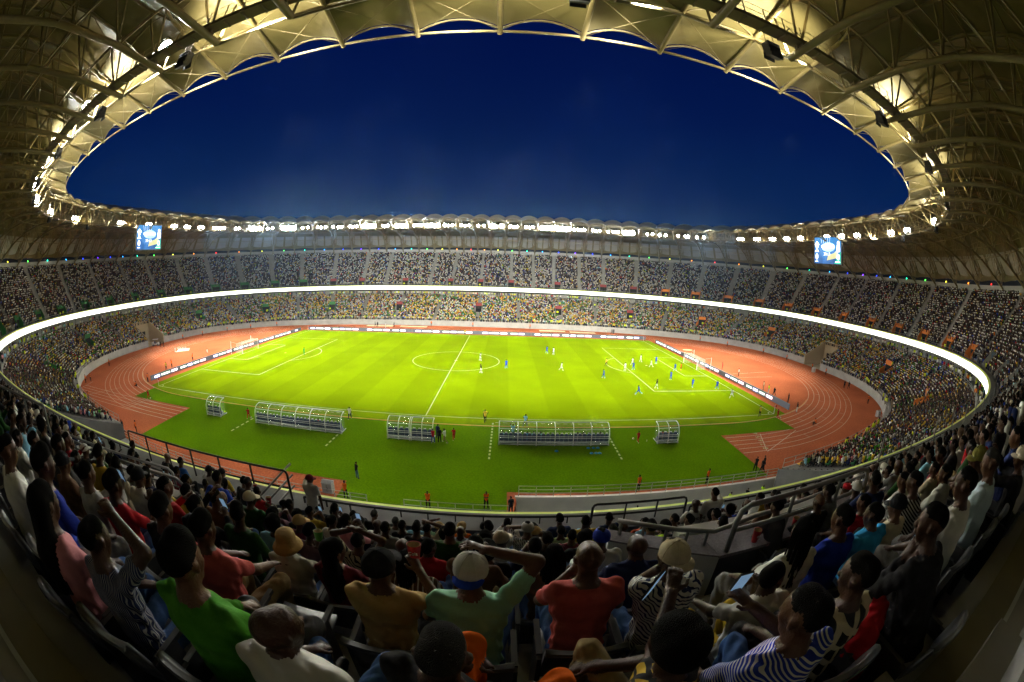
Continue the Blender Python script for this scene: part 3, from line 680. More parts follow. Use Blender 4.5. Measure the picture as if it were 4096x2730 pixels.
PAL=dict(white=(.62,.61,.56),cream=(.55,.48,.33),black=(.010,.010,.012),navy=(.010,.018,.07),blue=(.012,.05,.42),royal=(.01,.03,.30),sky=(.03,.30,.62),ltblue=(.25,.52,.72),red=(.42,.012,.02),salmon=(.48,.09,.08),maroon=(.14,.015,.025),green=(.05,.22,.015),dkgreen=(.015,.06,.012),mint=(.28,.55,.38),yellow=(.62,.42,.04),tan=(.45,.30,.12),khaki=(.26,.19,.09),orange=(.85,.16,.01),hiviz=(.55,.9,.02),grey=(.20,.20,.20),dkgrey=(.05,.05,.055),denim=(.04,.09,.24),ltgrey=(.38,.37,.35),purple=(.12,.04,.2),brown=(.10,.05,.025),pink=(.55,.22,.24),lime=(.4,.75,.05),keep=(.05,.4,.05),mustard=(.5,.33,.03),rust=(.5,.08,.01))
def cloth(c):
    if c in CL: return CL[c]
    if c in PAL: m=mat('cloth_'+c,PAL[c],.85,bump=.75,bscale=10,spec=.12,noise=.10,nscale=5)
    else: m=cloth_pattern(c)
    CL[c]=m; return m
def cloth_pattern(c):
    # kinds: stripes_v:base:line:freq  stripes_h  plaid  wavy
    kind,a,b2,fr=c.split(':'); fr=float(fr)
    m=bpy.data.materials.new('cloth_'+kind); m.use_nodes=True; n=m.node_tree; L=n.links.new; b=n.nodes['Principled BSDF']; b.inputs['Roughness'].default_value=.85; b.inputs['Specular IOR Level'].default_value=.2
    tc=n.nodes.new('ShaderNodeTexCoord'); s=n.nodes.new('ShaderNodeSeparateXYZ'); L(tc.outputs['Object'],s.inputs[0])
    sh=n.nodes.new('ShaderNodeMath'); sh.operation='MULTIPLY_ADD'; sh.inputs[1].default_value=-.45; L(s.outputs[1],sh.inputs[0]); L(s.outputs[2],sh.inputs[2]); s2=n.nodes.new('ShaderNodeMath'); s2.operation='MULTIPLY_ADD'; s2.inputs[1].default_value=.55; L(s.outputs[0],s2.inputs[0]); L(sh.outputs[0],s2.inputs[2]); sh=s2
    class _S: outputs=[s.outputs[0],s.outputs[1],sh.outputs[0]]
    s=_S
    def wave(ax,f,th):
        m1=n.nodes.new('ShaderNodeMath'); m1.operation='MULTIPLY'; m1.inputs[1].default_value=f
        if kind=='wavy':
            nz=n.nodes.new('ShaderNodeTexNoise'); nz.inputs['Scale'].default_value=9; L(tc.outputs['Object'],nz.inputs[0]); ad=n.nodes.new('ShaderNodeMath'); ad.operation='MULTIPLY_ADD'; ad.inputs[1].default_value=.09; L(nz.outputs[0],ad.inputs[0]); L(s.outputs[ax],ad.inputs[2]); L(ad.outputs[0],m1.inputs[0])
        else: L(s.outputs[ax],m1.inputs[0])
        fr_=n.nodes.new('ShaderNodeMath'); fr_.operation='FRACT'; L(m1.outputs[0],fr_.inputs[0]); g=n.nodes.new('ShaderNodeMath'); g.operation='LESS_THAN'; g.inputs[1].default_value=th; L(fr_.outputs[0],g.inputs[0]); return g.outputs[0]
    mx=n.nodes.new('ShaderNodeMix'); mx.data_type='RGBA'; mx.inputs[6].default_value=(*PAL[a],1); mx.inputs[7].default_value=(*PAL[b2],1)
    if kind=='plaid':
        o=n.nodes.new('ShaderNodeMath'); o.operation='MAXIMUM'; L(wave(0,fr,.35),o.inputs[0]); L(wave(2,fr,.35),o.inputs[1]); L(o.outputs[0],mx.inputs[0])
    else: L(wave({'stripes_v':0,'stripes_h':2,'wavy':2}[kind],fr,.4 if kind!='stripes_v' else .3),mx.inputs[0])
    L(mx.outputs[2],b.inputs['Base Color']); 
    t=n.nodes.new('ShaderNodeTexNoise'); t.inputs['Scale'].default_value=10; L(tc.outputs['Object'],t.inputs[0]); bp=n.nodes.new('ShaderNodeBump'); bp.inputs['Strength'].default_value=.75; bp.inputs['Distance'].default_value=.02; L(t.outputs[0],bp.inputs['Height']); L(bp.outputs[0],b.inputs['Normal'])
    return m
def body_mesh(**kw):
    V,Q,reg,M,F,Hc,Nk=body(**kw)
    me=mesh('person',V,Q,[SKINS[1],cloth('white'),cloth('denim'),m_hair,m_shoed,m_eye,cloth('grey'),cloth('white')],reg,smooth=True)
    return me,M,F
def dress(o,skin=1,top='white',bottom='denim',hair=None,shoes=None,scarf=None,socks=None):
    vals={0:SKINS[skin],1:cloth(top),2:cloth(bottom)}
    if hair: vals[3]=hair
    if shoes: vals[4]=shoes
    if scarf: vals[6]=cloth(scarf)
    if socks: vals[7]=cloth(socks)
    for i,m in vals.items(): o.material_slots[i].link='OBJECT'; o.material_slots[i].material=m
# headwear in head space (x right, y forward, z up, origin head centre)
def dome(b,rx,ry,rz,c,zmin=0.,n=18,m=7,thick=0):
    V=[];F=[]
    for j in range(m+1):
        ph=(PI/2)*(1-j/m)+0; 
        for i in range(n):
            a=2*PI*i/n; V.append((c[0]+rx*math.cos(a)*math.cos(ph-PI/2+PI/2) if 0 else c[0]+rx*math.cos(a)*math.sin(PI/2*j/m),c[1]+ry*math.sin(a)*math.sin(PI/2*j/m),c[2]+zmin+rz*math.cos(PI/2*j/m)))
    for j in range(m):
        for i in range(n): F.append((j*n+i,(j+1)*n+i,(j+1)*n+(i+1)%n,j*n+(i+1)%n))
    b.add(V,F)
def cap_mesh(two=False,back=False):
    b=MB(); b.mi=0; dome(b,.093,.110,.098,(0,-.012,.030)); 
    b.lathe([(.0935,.0),(.0935,.0)],18,(0,0,.03)) if 0 else None
    n=18; V0=[(.093*math.cos(2*PI*i/n),-.012+.110*math.sin(2*PI*i/n),.030) for i in range(n)]; V1=[(.091*math.cos(2*PI*i/n),-.012+.108*math.sin(2*PI*i/n),.006) for i in range(n)]
    b.strip(V0,V1,closed=True); b.box((0,-.012,.129),(.018,.018,.008))
    for i in range(6): a=PI*i/3; b.tube([(.0935*math.cos(a)*math.sin(t),-.012+.1105*math.sin(a)*math.sin(t),.030+.0985*math.cos(t)) for t in np.linspace(.1,1.57,6)],.0018,4,cap=False)
    b.mi=1; V=[];m=9; sg=-1 if back else 1
    for z in(.020,.014):
        for i in range(m):
            a=PI*i/(m-1); x=.078*math.cos(a); V.append((x,sg*(.085),z+.006-abs(x)*.12)); 
        for i in range(m):
            a=PI*i/(m-1); V.append((.082*math.cos(a),sg*(.085+.088*math.sin(a)),z-.016*math.sin(a)+.006-abs(.082*math.cos(a))*.12))
    F=[]
    for k in(0,2*m):
        for i in range(m-1): F.append((k+i,k+i+1,k+m+i+1,k+m+i))
    for i in range(m-1): F.append((m+i,m+i+1,3*m+i+1,3*m+i))
    b.add(V,F)
    return b.mesh('cap',[cloth('white'),cloth('white')],True)
def bucket_mesh():
    b=MB(); n=24
    prof=[(0.0,.128),(.05,.127),(.083,.118),(.092,.10),(.096,.06),(.100,.025),(.112,.012),(.135,-.012),(.148,-.038),(.146,-.040),(.130,-.014),(.104,.012),(.095,.015)]
    V=[];F=[]
    for j,(r,z) in enumerate(prof):
        for i in range(n):
            a=2*PI*i/n; w=.006*math.sin(3*a+j)*(j>5); V.append((r*math.cos(a),-.012+r*1.12*math.sin(a),z+w+.0))
    for j in range(len(prof)-1):
        for i in range(n): F.append((j*n+i,(j+1)*n+i,(j+1)*n+(i+1)%n,j*n+(i+1)%n))
    b.add(V,F); return b.mesh('bucket_hat',cloth('tan'),True)
def kufi_mesh():
    b=MB(); dome(b,.094,.110,.06,(0,-.014,.055)); n=18
    b.strip([(.094*math.cos(2*PI*i/n),-.014+.110*math.sin(2*PI*i/n),.055) for i in range(n)],[(.093*math.cos(2*PI*i/n),-.014+.109*math.sin(2*PI*i/n),.012) for i in range(n)],closed=True)
    return b.mesh('skull_cap',cloth('white'),True)
def braids_mesh(L=.34,n=16):
    b=MB(); rnd=random.Random(3)
    for i in range(n):
        a=PI*(1.08+.84*i/(n-1)) ; x=.086*math.cos(a); y=-.012+.10*math.sin(a)
        P=[(x*.55,y*.55+.0,.115),(x*1.06,y*1.02,.05),(x*1.10,y*1.18-.01,-.05)]
        for t in np.linspace(.3,1,5): P.append((x*(1.1-.2*t)+rnd.uniform(-.006,.006),y*1.2-.03*t+rnd.uniform(-.01,.01),-.05-L*t))
        b.tube(P,[.008]*(len(P)-1)+[.004],6)
    return b.mesh('braids',m_hair,True)
HAT={}
def hat(kind,o,M,c1='white',c2=None,tilt=0.):
    if kind not in HAT: HAT[kind]={'cap':lambda:cap_mesh(),'capback':lambda:cap_mesh(back=True),'bucket':bucket_mesh,'kufi':kufi_mesh,'braids':braids_mesh}[kind]()
    h_=link({'cap':'cap','capback':'cap','bucket':'bucket_hat','kufi':'skull_cap','braids':'braids'}[kind],HAT[kind],o); h_.matrix_local=M@Matrix.Rotation(tilt,4,'X')@Matrix.Scale(1.05 if kind!='braids' else 1.,4)
    if kind!='braids':
        for i,s in enumerate(h_.material_slots): s.link='OBJECT'; s.material=cloth((c1,c2 or c1)[i])
    return h_
# ================= entrances, stairs, tunnels =================
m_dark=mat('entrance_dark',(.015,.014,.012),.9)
PC={'maroon':mat('portal_maroon',(.22,.02,.02),.6),'green':mat('portal_green',(.02,.16,.03),.6),'orange':mat('portal_orange',(.75,.22,.02),.6),'blue':mat('portal_blue',(.01,.05,.09),.6),'grey':mat('portal_grey',(.30,.30,.28),.8)}
upt=lambda s,v: upper_t(s,v)
def portal(s,tier_,colour):
    hs=.20; low=tier_=='l'
    tf=(lambda S,v: lower_t(S,v)) if low else (lambda S,v: upper_t(S,v))
    zf=lower_z if low else upper_z
    v0,v1,zl=(6.9,9.4,lower_z(7.3)-.05) if low else (2.2,5.1,12.4)
    zt=zl+2.3
    root=link('entrance',None,stadium) if 0 else bpy.data.objects.new('entrance',None); C.objects.link(root); root.parent=stadium
    for sg in(-1,1): b=MB(); side_strip(b,s+sg*hs,v0,v1+1.2,tf,zl-.4,zf,.14,1.05); b.link('side_wall',PC['grey'] if colour not in('orange','green') else PC[colour],root)
    q=lambda ss,v,z: tuple(P3(np.array([ss]),tf(np.array([ss]),np.array([v])),z)[0])
    b=MB(); L,R=s-hs+.01,s+hs-.01
    b.poly([q(L,v1,zt-.1),q(R,v1,zt-.1),q(R,v1,zt+.95),q(L,v1,zt+.95)]); b.poly([q(L,v1,zt+.95),q(R,v1,zt+.95),q(R,v1+.5,zt+.95),q(L,v1+.5,zt+.95)]); b.link('lintel',PC[colour],root)
    b=MB(); b.poly([q(L,v1+.02,zl-.3),q(R,v1+.02,zl-.3),q(R,v1+.02,zt),q(L,v1+.02,zt)]); b.link('opening_dark_sheet',m_dark,root)  # flat dark sheet paints the unlit passage behind the portal
    b=MB(); b.poly([q(L,v0,zl),q(R,v0,zl),q(R,v1,zl),q(L,v1,zl)]); b.link('floor',m_under,root)
for s in VU:
    c='maroon' if 31.5<s<52 else 'green' if s>=52 else 'orange' if s>13.5 else 'blue'
    portal(s,'u',c)
for s in VL: portal(s,'l','maroon' if 31.5<s<50 else 'green' if s>=50 else 'orange')
m_stair=mat('stair_concrete',(.21,.207,.185),.85,noise=.08,nscale=2)
def stair(s,tf,zf,v0,v1,dv,w,m=None):
    b=MB(); n=int((v1-v0)/dv)
    d=lerp_s(BD,s); a=math.atan2(d[1],d[0])
    for i in range(n):
        for j in(0,1):
            v=v0+dv*(i+j*.5); p=P3(np.array([s]),tf(np.array([s]),np.array([v])),0)[0]
            L=float(np.linalg.norm(at(s,tf(np.array([s]),np.array([v+dv/2]))[0])-at(s,tf(np.array([s]),np.array([v]))[0])))
            z=zf(v); b.box((p[0]+d[0]*L/2,p[1]+d[1]*L/2,z-.1+.03),(L*.99,w,.34),rz=a)
    return b.link('aisle_stair',m or m_stair,stadium)
for s in AU:
    stair(s%NR,upper_t,upper_z,(6.4 if any(abs(s-v)<.3 for v in VU) or s in(2.03,0.1) else 2.7),24.2,.8,1.0 if 32<s<52 else .7,None if 32<s<52 else m_step)
for s in AL: stair(s,lower_t,lower_z,(.4),(20.4),.86,1.1) if not any(abs(s-v)<.3 for v in VL) else (stair(s,lower_t,lower_z,.4,6.8,.86,1.1),stair(s,lower_t,lower_z,10.6,20.4,.86,1.1))
m_tun=mat('tunnel_wall',(.42,.34,.20),.8,noise=.06,nscale=.4)
for t in TUN:
    root=bpy.data.objects.new('tunnel',None); C.objects.link(root); root.parent=stadium
    for sg in(-1,1): b=MB(); side_strip(b,t+sg*TW_,-.05,12.2,lower_t,-.0,lambda v: lower_z(v),.3,.9); b.link('side_wall',m_tun,root)
    q=lambda ss,v,z: tuple(P3(np.array([ss]),lower_t(np.array([ss]),np.array([v])),z)[0])
    b=MB(); L,R=t-TW_,t+TW_
    b.poly([q(L,12,0),q(R,12,0),q(R,12,6.8),q(L,12,6.8)]); b.poly([q(L,0,.03),q(R,0,.03),q(R,12,.03),q(L,12,.03)]); b.link('end_wall',m_tun,root)
    b=MB(); b.poly([q(t-.3,11.9,.05),q(t+.38,11.9,.05),q(t+.38,11.9,3.6),q(t-.3,11.9,3.6)]); b.link('opening_dark_sheet',m_dark,root)  # dark sheet on the end wall, painted as the tunnel's unlit depth
# ---------- railings of the bowl ----------
m_rl=mat('rail_grey',(.42,.42,.38),.4,.2)
def ring_rail(name,S,fn,z,h=1.0,n=2,label=None,r=.028,closed=False,m=None):
    b=MB()
    P=[fn(s) for s in S]
    for i in range(n): zz=z+h*(1-i/n); b.tube([(p[0],p[1],zz+(p[2] if len(p)>2 else 0)) for p in P],r,5,closed=closed)
    rails=b
    o=empty(name,(0,0,0),label,'railing')
    link('rail',rails.mesh('rail',m or m_rl,True),o)
    if len(P)>60:
        b=MB()
        for p in P: b.box((p[0],p[1],z+h/2),(r*1.7,r*1.7,h))
        link('posts',b.mesh('posts',m or m_rl),o,kind='stuff')
    else:
        b=MB(); b.box((0,0,h/2),(r*1.7,r*1.7,h)); pm_=b.mesh('post',m or m_rl)
        for p in P: link('post',pm_,o,(p[0],p[1],z))
    return o
sA=np.arange(6.5,83.8,.33)
ring_rail('railing',[s for s in sA if all(abs(s-t)>TW_ for t in TUN)and 21<s<63],lambda s: at(s,float(lerp_s(TW,s))),1.9,1.0,2,'grey front railing of the far lower stand above the track wall')
ring_rail('railing',[s for s in sA if s<20.3],lambda s: at(s,float(lerp_s(TW,s))),1.9,1.0,2,'grey front railing of the lower stand at the right end')
ring_rail('railing',[s for s in sA if 63.7<s<77.5],lambda s: at(s,float(lerp_s(TW,s))),1.9,1.0,2,'grey front railing of the lower stand at the left end')
ring_rail('railing',np.arange(8,76,.33),lambda s: at(s,float(lerp_s(TR,s))-1.3),9.05,1.05,3,'thin railing of the concourse under the glowing ribbon')
ring_rail('railing',np.arange(14,70,.5),lambda s: at(s,float(lerp_s(TR,s))+.8),12.86,.55,1,'low railing on the far upper tier front edge',m=m_rl)
# ================= the crowd =================
def lowpoly(kind):
    V=[];F=[];M=[]
    def bx(c,d,m,tp=1.,sh=0.):
        n=len(V)
        for z in(-.5,.5):
            for x,y in((-.5,-.5),(.5,-.5),(.5,.5),(-.5,.5)):
                k=tp if z>0 else 1; V.append((c[0]+x*d[0]*k,c[1]+y*d[1]*k+(sh if z>0 else 0),c[2]+z*d[2]))
        for f in((0,1,2,3),(4,7,6,5),(0,4,5,1),(1,5,6,2),(2,6,7,3),(3,7,4,0)): F.append(tuple(n+i for i in f)[::-1]); M.append(m)
    if kind=='stand':
        bx((0,0,.42),(.30,.20,.84),1,1.1); bx((0,0,1.12),(.42,.24,.6),0,.85); bx((0,.0,1.57),(.17,.2,.24),2,.9); bx((-.26,.05,1.1),(.1,.14,.58),2 if 0 else 0); bx((.26,.05,1.1),(.1,.14,.58),0)
    else:
        ln_={'a':.02,'b':.14,'c':.06}[kind]
        bx((0,0,.72),(.40,.25,.54),0,.85,ln_); bx((0,ln_*1.6+.02,1.13),(.165,.195,.25),2,.88); bx((0,.26,.52),(.36,.42,.16),1); bx((0,.46,.25),(.30,.13,.46),1)
        if kind=='a': bx((-.22,.18,.72),(.09,.32,.12),2); bx((.22,.18,.72),(.09,.32,.12),2)
        if kind=='b': bx((0,.3,.76),(.34,.12,.11),2)
        if kind=='c': bx((.24,.12,1.1),(.09,.1,.5),2); bx((-.22,.15,.7),(.09,.3,.12),2)
    return np.array(V,np.float32),np.array(F),np.array(M)
LP=[lowpoly(k) for k in 'abc']; LPS=lowpoly('stand')
def hires(h,**kw):
    V,Q,reg,*_=body(h=h,fold=None,**kw)
    mp={0:2,1:0,2:1,3:3,4:1,5:2,6:0,7:0}; return V,Q,np.array([mp[int(r)] for r in reg])
MIDS=[hires(.05,arms=a,lean=l,hair=hr,hy=hy) for a,l,hr,hy in ((('lap','lap'),.05,'short',.1),(('knee','chin'),.25,'short',-.2),(('fold','fold'),.0,'high',.3))]
HIS=[hires(.026,arms=a,lean=l,hair=hr,hy=hy) for a,l,hr,hy in ((('lap','lap'),.05,'short',.15),(('knee','chin'),.25,'short',-.2),(('fold','fold'),.0,'high',.3),(('phone','lap'),.1,'long',.0),(('lap','rest'),.35,'bald',.2),(('cup','knee'),-.05,'scarf',-.3))]
crowd_cols=[('white',30),('cream',7),('black',24),('dkgrey',8),('navy',9),('blue',5),('grey',6),('yellow',4),('mustard',3),('green',4),('red',4),('ltblue',4),('maroon',4),('orange',2),('mint',2),('hiviz',1),('pink',2)]
CW=np.array([w for _,w in crowd_cols],float);CW/=CW.sum()
crowd_m=[cloth(c) for c,_ in crowd_cols]; nc=len(crowd_m)
crowd_low=[mat('cloth_flat_'+c,tuple(min(.8,q*1.25) for q in PAL[c]),.9,spec=.1) for c,_ in crowd_cols]
m_skinf=mat('skin_flat',(.045,.024,.016),.6,spec=.2); m_skf2=mat('skin_flat_brown',(.09,.05,.03),.6,spec=.2); m_legs=[mat('legs_%d'%i,c,.9,spec=.1) for i,c in enumerate(((.015,.02,.05),(.01,.01,.012),(.16,.13,.08)))]
CROWD_M=crowd_low+[m_skinf,m_skf2]+m_legs+[m_hair]
def build_crowd(name,items,temps,label,mats=CROWD_M):
    # items: (x,y,z,ang,col) ; temps list of (V,F,M)
    items=np.array(items,float); vs=[];fs=[];ms=[];off=0
    ch=RNG.integers(0,len(temps),len(items))
    for t,(V,F,M) in enumerate(temps):
        I=items[ch==t]
        if not len(I): continue
        c,s=np.cos(I[:,3]),np.sin(I[:,3]); sc=RNG.uniform(.92,1.06,len(I))
        X=V[None,:,0]*sc[:,None];Y=V[None,:,1]*sc[:,None];Z=V[None,:,2]*sc[:,None]
        W_=np.stack([X*c[:,None]-Y*s[:,None]+I[:,0,None],X*s[:,None]+Y*c[:,None]+I[:,1,None],Z+I[:,2,None]],-1).reshape(-1,3)
        n=len(V); ff=(F[None]+ (np.arange(len(I))*n)[:,None,None]).reshape(-1,F.shape[1])+off
        sk=RNG.integers(0,2,len(I))+nc; lg=RNG.integers(0,3,len(I))+nc+2
        lut=np.stack([I[:,4].astype(int),lg,sk,np.full(len(I),nc+5)],1)
        mm=lut[:,M].reshape(-1)
        vs.append(W_);fs.append(ff);ms.append(mm);off+=len(W_)
    me=mesh(name,np.concatenate(vs),np.concatenate(fs).astype(np.int64),mats,np.concatenate(ms),smooth=len(temps[0][0])>60)
    return link(name,me,label=label,kind='stuff')
cx,cy_=CAMP.x,CAMP.y
seatsV=[];L1=[];L2=[];L3=[]
def rowpts(tf,v,spacing=.52):
    g=np.arange(0,NR,.05); p=at(g,tf(g,np.full(len(g),v))); l=np.concatenate([[0],np.cumsum(np.hypot(*np.diff(p,axis=0).T))]); n=int(l[-1]/spacing)
    return np.interp(np.arange(n)*spacing,l,g)
EMPTY=[]
def fill(tier_,k):
    low=tier_=='l'
    if low: v=.86*k+.35; z=lower_z(.86*k+.43); tf=lower_t; sp=.52
    else: v=2.7+PR*k; z=13.05+DZ*k; tf=upper_t; sp=.54
    S=rowpts(tf,v,sp)
    P=at(S,tf(S,np.full(len(S),v))); D=lerp_s(BD,S); ang=np.arctan2(-D[:,1],-D[:,0])-PI/2
    wv=.20*6.04
    for s,p,a in zip(S,P,ang):
        if any(abs(s-q)*6.04<.72 for q in (AL if low else AU)): continue
        if low and (s<6.6 or s>77.4): continue
        if low and k<14 and any(abs(s-t)<TW_+.06 for t in TUN): continue
        if low and 7<=k<=11 and any(abs(s-q)<.27 for q in VL): continue
        if not low and k<=3 and any(abs(s-q)<.27 for q in VU): continue
        ss=s if s<42 else s-84
        if low and k<2 and (s<16 or s>68): continue
        dx,dy=p[0]-cx,p[1]-cy_; dist=math.hypot(dx,dy)
        if not low:
            if k>=7 and abs(dx)<10 and p[1]<0: continue
            if 0.8<p[0]<16.8 and p[1]<0 and k<8: continue      # individually built spectators sit here
            if dy<-.6*abs(dx)-1: continue
        occ=.93 if not low else .9
        if low: occ=.80+.14*math.sin(s*1.7+k*.3)
        if RNG.random()>occ:
            if dist>14: EMPTY.append((p[0],p[1],z,a,0 if low else 1,s))
            continue
        r=RNG.random(); col=int(RNG.choice(nc,p=CW))
        if low and col==2 and r<.35: col=0
        if not low and col not in(0,1,2,4,15) and r<.62: col=(2,0,2,0,4)[int(r*400)%5]
        if low and math.sin(s*2.1+1.3*math.sin(k*.45))>.45 and RNG.random()<.30: col=7
        if low and math.sin(s*1.3+2+k*.2)>.6 and RNG.random()<.2: col=9
        it=(p[0]+RNG.normal(0,.03),p[1]+RNG.normal(0,.04),z,a+RNG.normal(0,.25),col)
        (L1 if dist<24 else L2 if dist<50 else L3).append(it)
for k in range(24): fill('l',k)
for k in range(NUP-1): fill('u',k)
# people standing on the concourse below the ribbon, and in the aisles
ST=[]
for s in np.arange(8,76,.045):
    if RNG.random()<.45:
        t=float(lerp_s(TR,s))+RNG.uniform(-1.1,2.2); p=at(s,t); d=lerp_s(BD,s); ST.append((p[0],p[1],9.02,math.atan2(-d[1],-d[0])-PI/2+RNG.normal(0,.8),int(RNG.choice(nc,p=CW)) if RNG.random()<.75 else 15))
for q in AL:
    for v in (.6,RNG.uniform(4,18),RNG.uniform(4,18)):
        if 6.8<v<10.6: continue
        if RNG.random()<.7: p=at(q,lower_t(np.array([q]),np.array([v]))[0]); d=lerp_s(BD,q); ST.append((p[0],p[1],float(lower_z(v))+.1,math.atan2(d[1],d[0])+PI/2,15 if RNG.random()<.7 else 2))
for s in np.arange(8,76,.5):
    if RNG.random()<.5 and all(abs(s-t)>.8 for t in TUN):
        for j in range(2):
            p=at(s+RNG.uniform(0,.3),float(lerp_s(TW,s))+.45); d=lerp_s(BD,s); ST.append((p[0],p[1],1.7,math.atan2(d[1],d[0])+PI/2+RNG.normal(0,.4),15))
for q in VL+VU:
    low=q in VL
    for j in range(2):
        if RNG.random()<.6:
            tf=lower_t if low else upper_t; v=RNG.uniform(7.2,9) if low else RNG.uniform(2.6,4.6); s=q+RNG.uniform(-.15,.15)
            if not low and (s<5 or s>80): continue
            p=at(s,tf(np.array([s]),np.array([v]))[0]); d=lerp_s(BD,q); ST.append((p[0],p[1],float(lower_z(7.3)) if low else 12.4,math.atan2(-d[1],-d[0])-PI/2,15 if RNG.random()<.6 else 2))
build_crowd('distant_crowd',L3,LP,'packed crowd filling both tiers of the far and side stands')
build_crowd('side_crowd',L2,MIDS,'spectators packing the nearer side stands')
if L1: build_crowd('near_crowd',L1,HIS,'spectators of the near upper tier beyond the individually seen rows')
build_crowd('standing_crowd',ST,[LPS],'people standing on the concourse, in the aisles and behind the front rail')
# empty folding seats of the bowl
sv,sf,_=(lambda: (np.array([(x,y,z) for z in(.40,.46) for x,y in((-.22,-.05),(.22,-.05),(.22,.3),(-.22,.3))]+[(x,y,z) for y in(-.12,-.05) for x,z in((-.22,.42),(.22,.42),(.22,.84),(-.22,.84))],np.float32),np.array([(0,1,2,3),(4,7,6,5),(0,4,5,1),(1,5,6,2),(2,6,7,3),(3,7,4,0)]+[tuple(8+i for i in f) for f in((0,1,2,3),(4,7,6,5),(0,4,5,1),(1,5,6,2),(2,6,7,3),(3,7,4,0))]),None))()
seat_m=[mat('seat_green',(.01,.16,.04),.45),mat('seat_yellow',(.75,.42,.02),.45),mat('seat_blue',(.02,.05,.22),.45),mat('seat_maroon',(.10,.01,.02),.45)]
vs=[];fs=[];ms=[]
for i,(x,y,z,a,up_,s) in enumerate(EMPTY):
    c,sn=math.cos(a),math.sin(a); vs.append(np.stack([sv[:,0]*c-sv[:,1]*sn+x,sv[:,0]*sn+sv[:,1]*c+y,sv[:,2]+z],1)); fs.append(sf+16*i); ms+= [(2 if RNG.random()<.8 else 1) if up_ else (1 if RNG.random()<.5 else 0)]*12
if vs: link('empty_seats',mesh('empty_seats',np.concatenate(vs),np.concatenate(fs),seat_m,ms),label='scattered empty green, yellow and blue seats among the far crowd',kind='stuff')
print('CROWD',len(L1),len(L2),len(L3),len(ST),len(EMPTY))
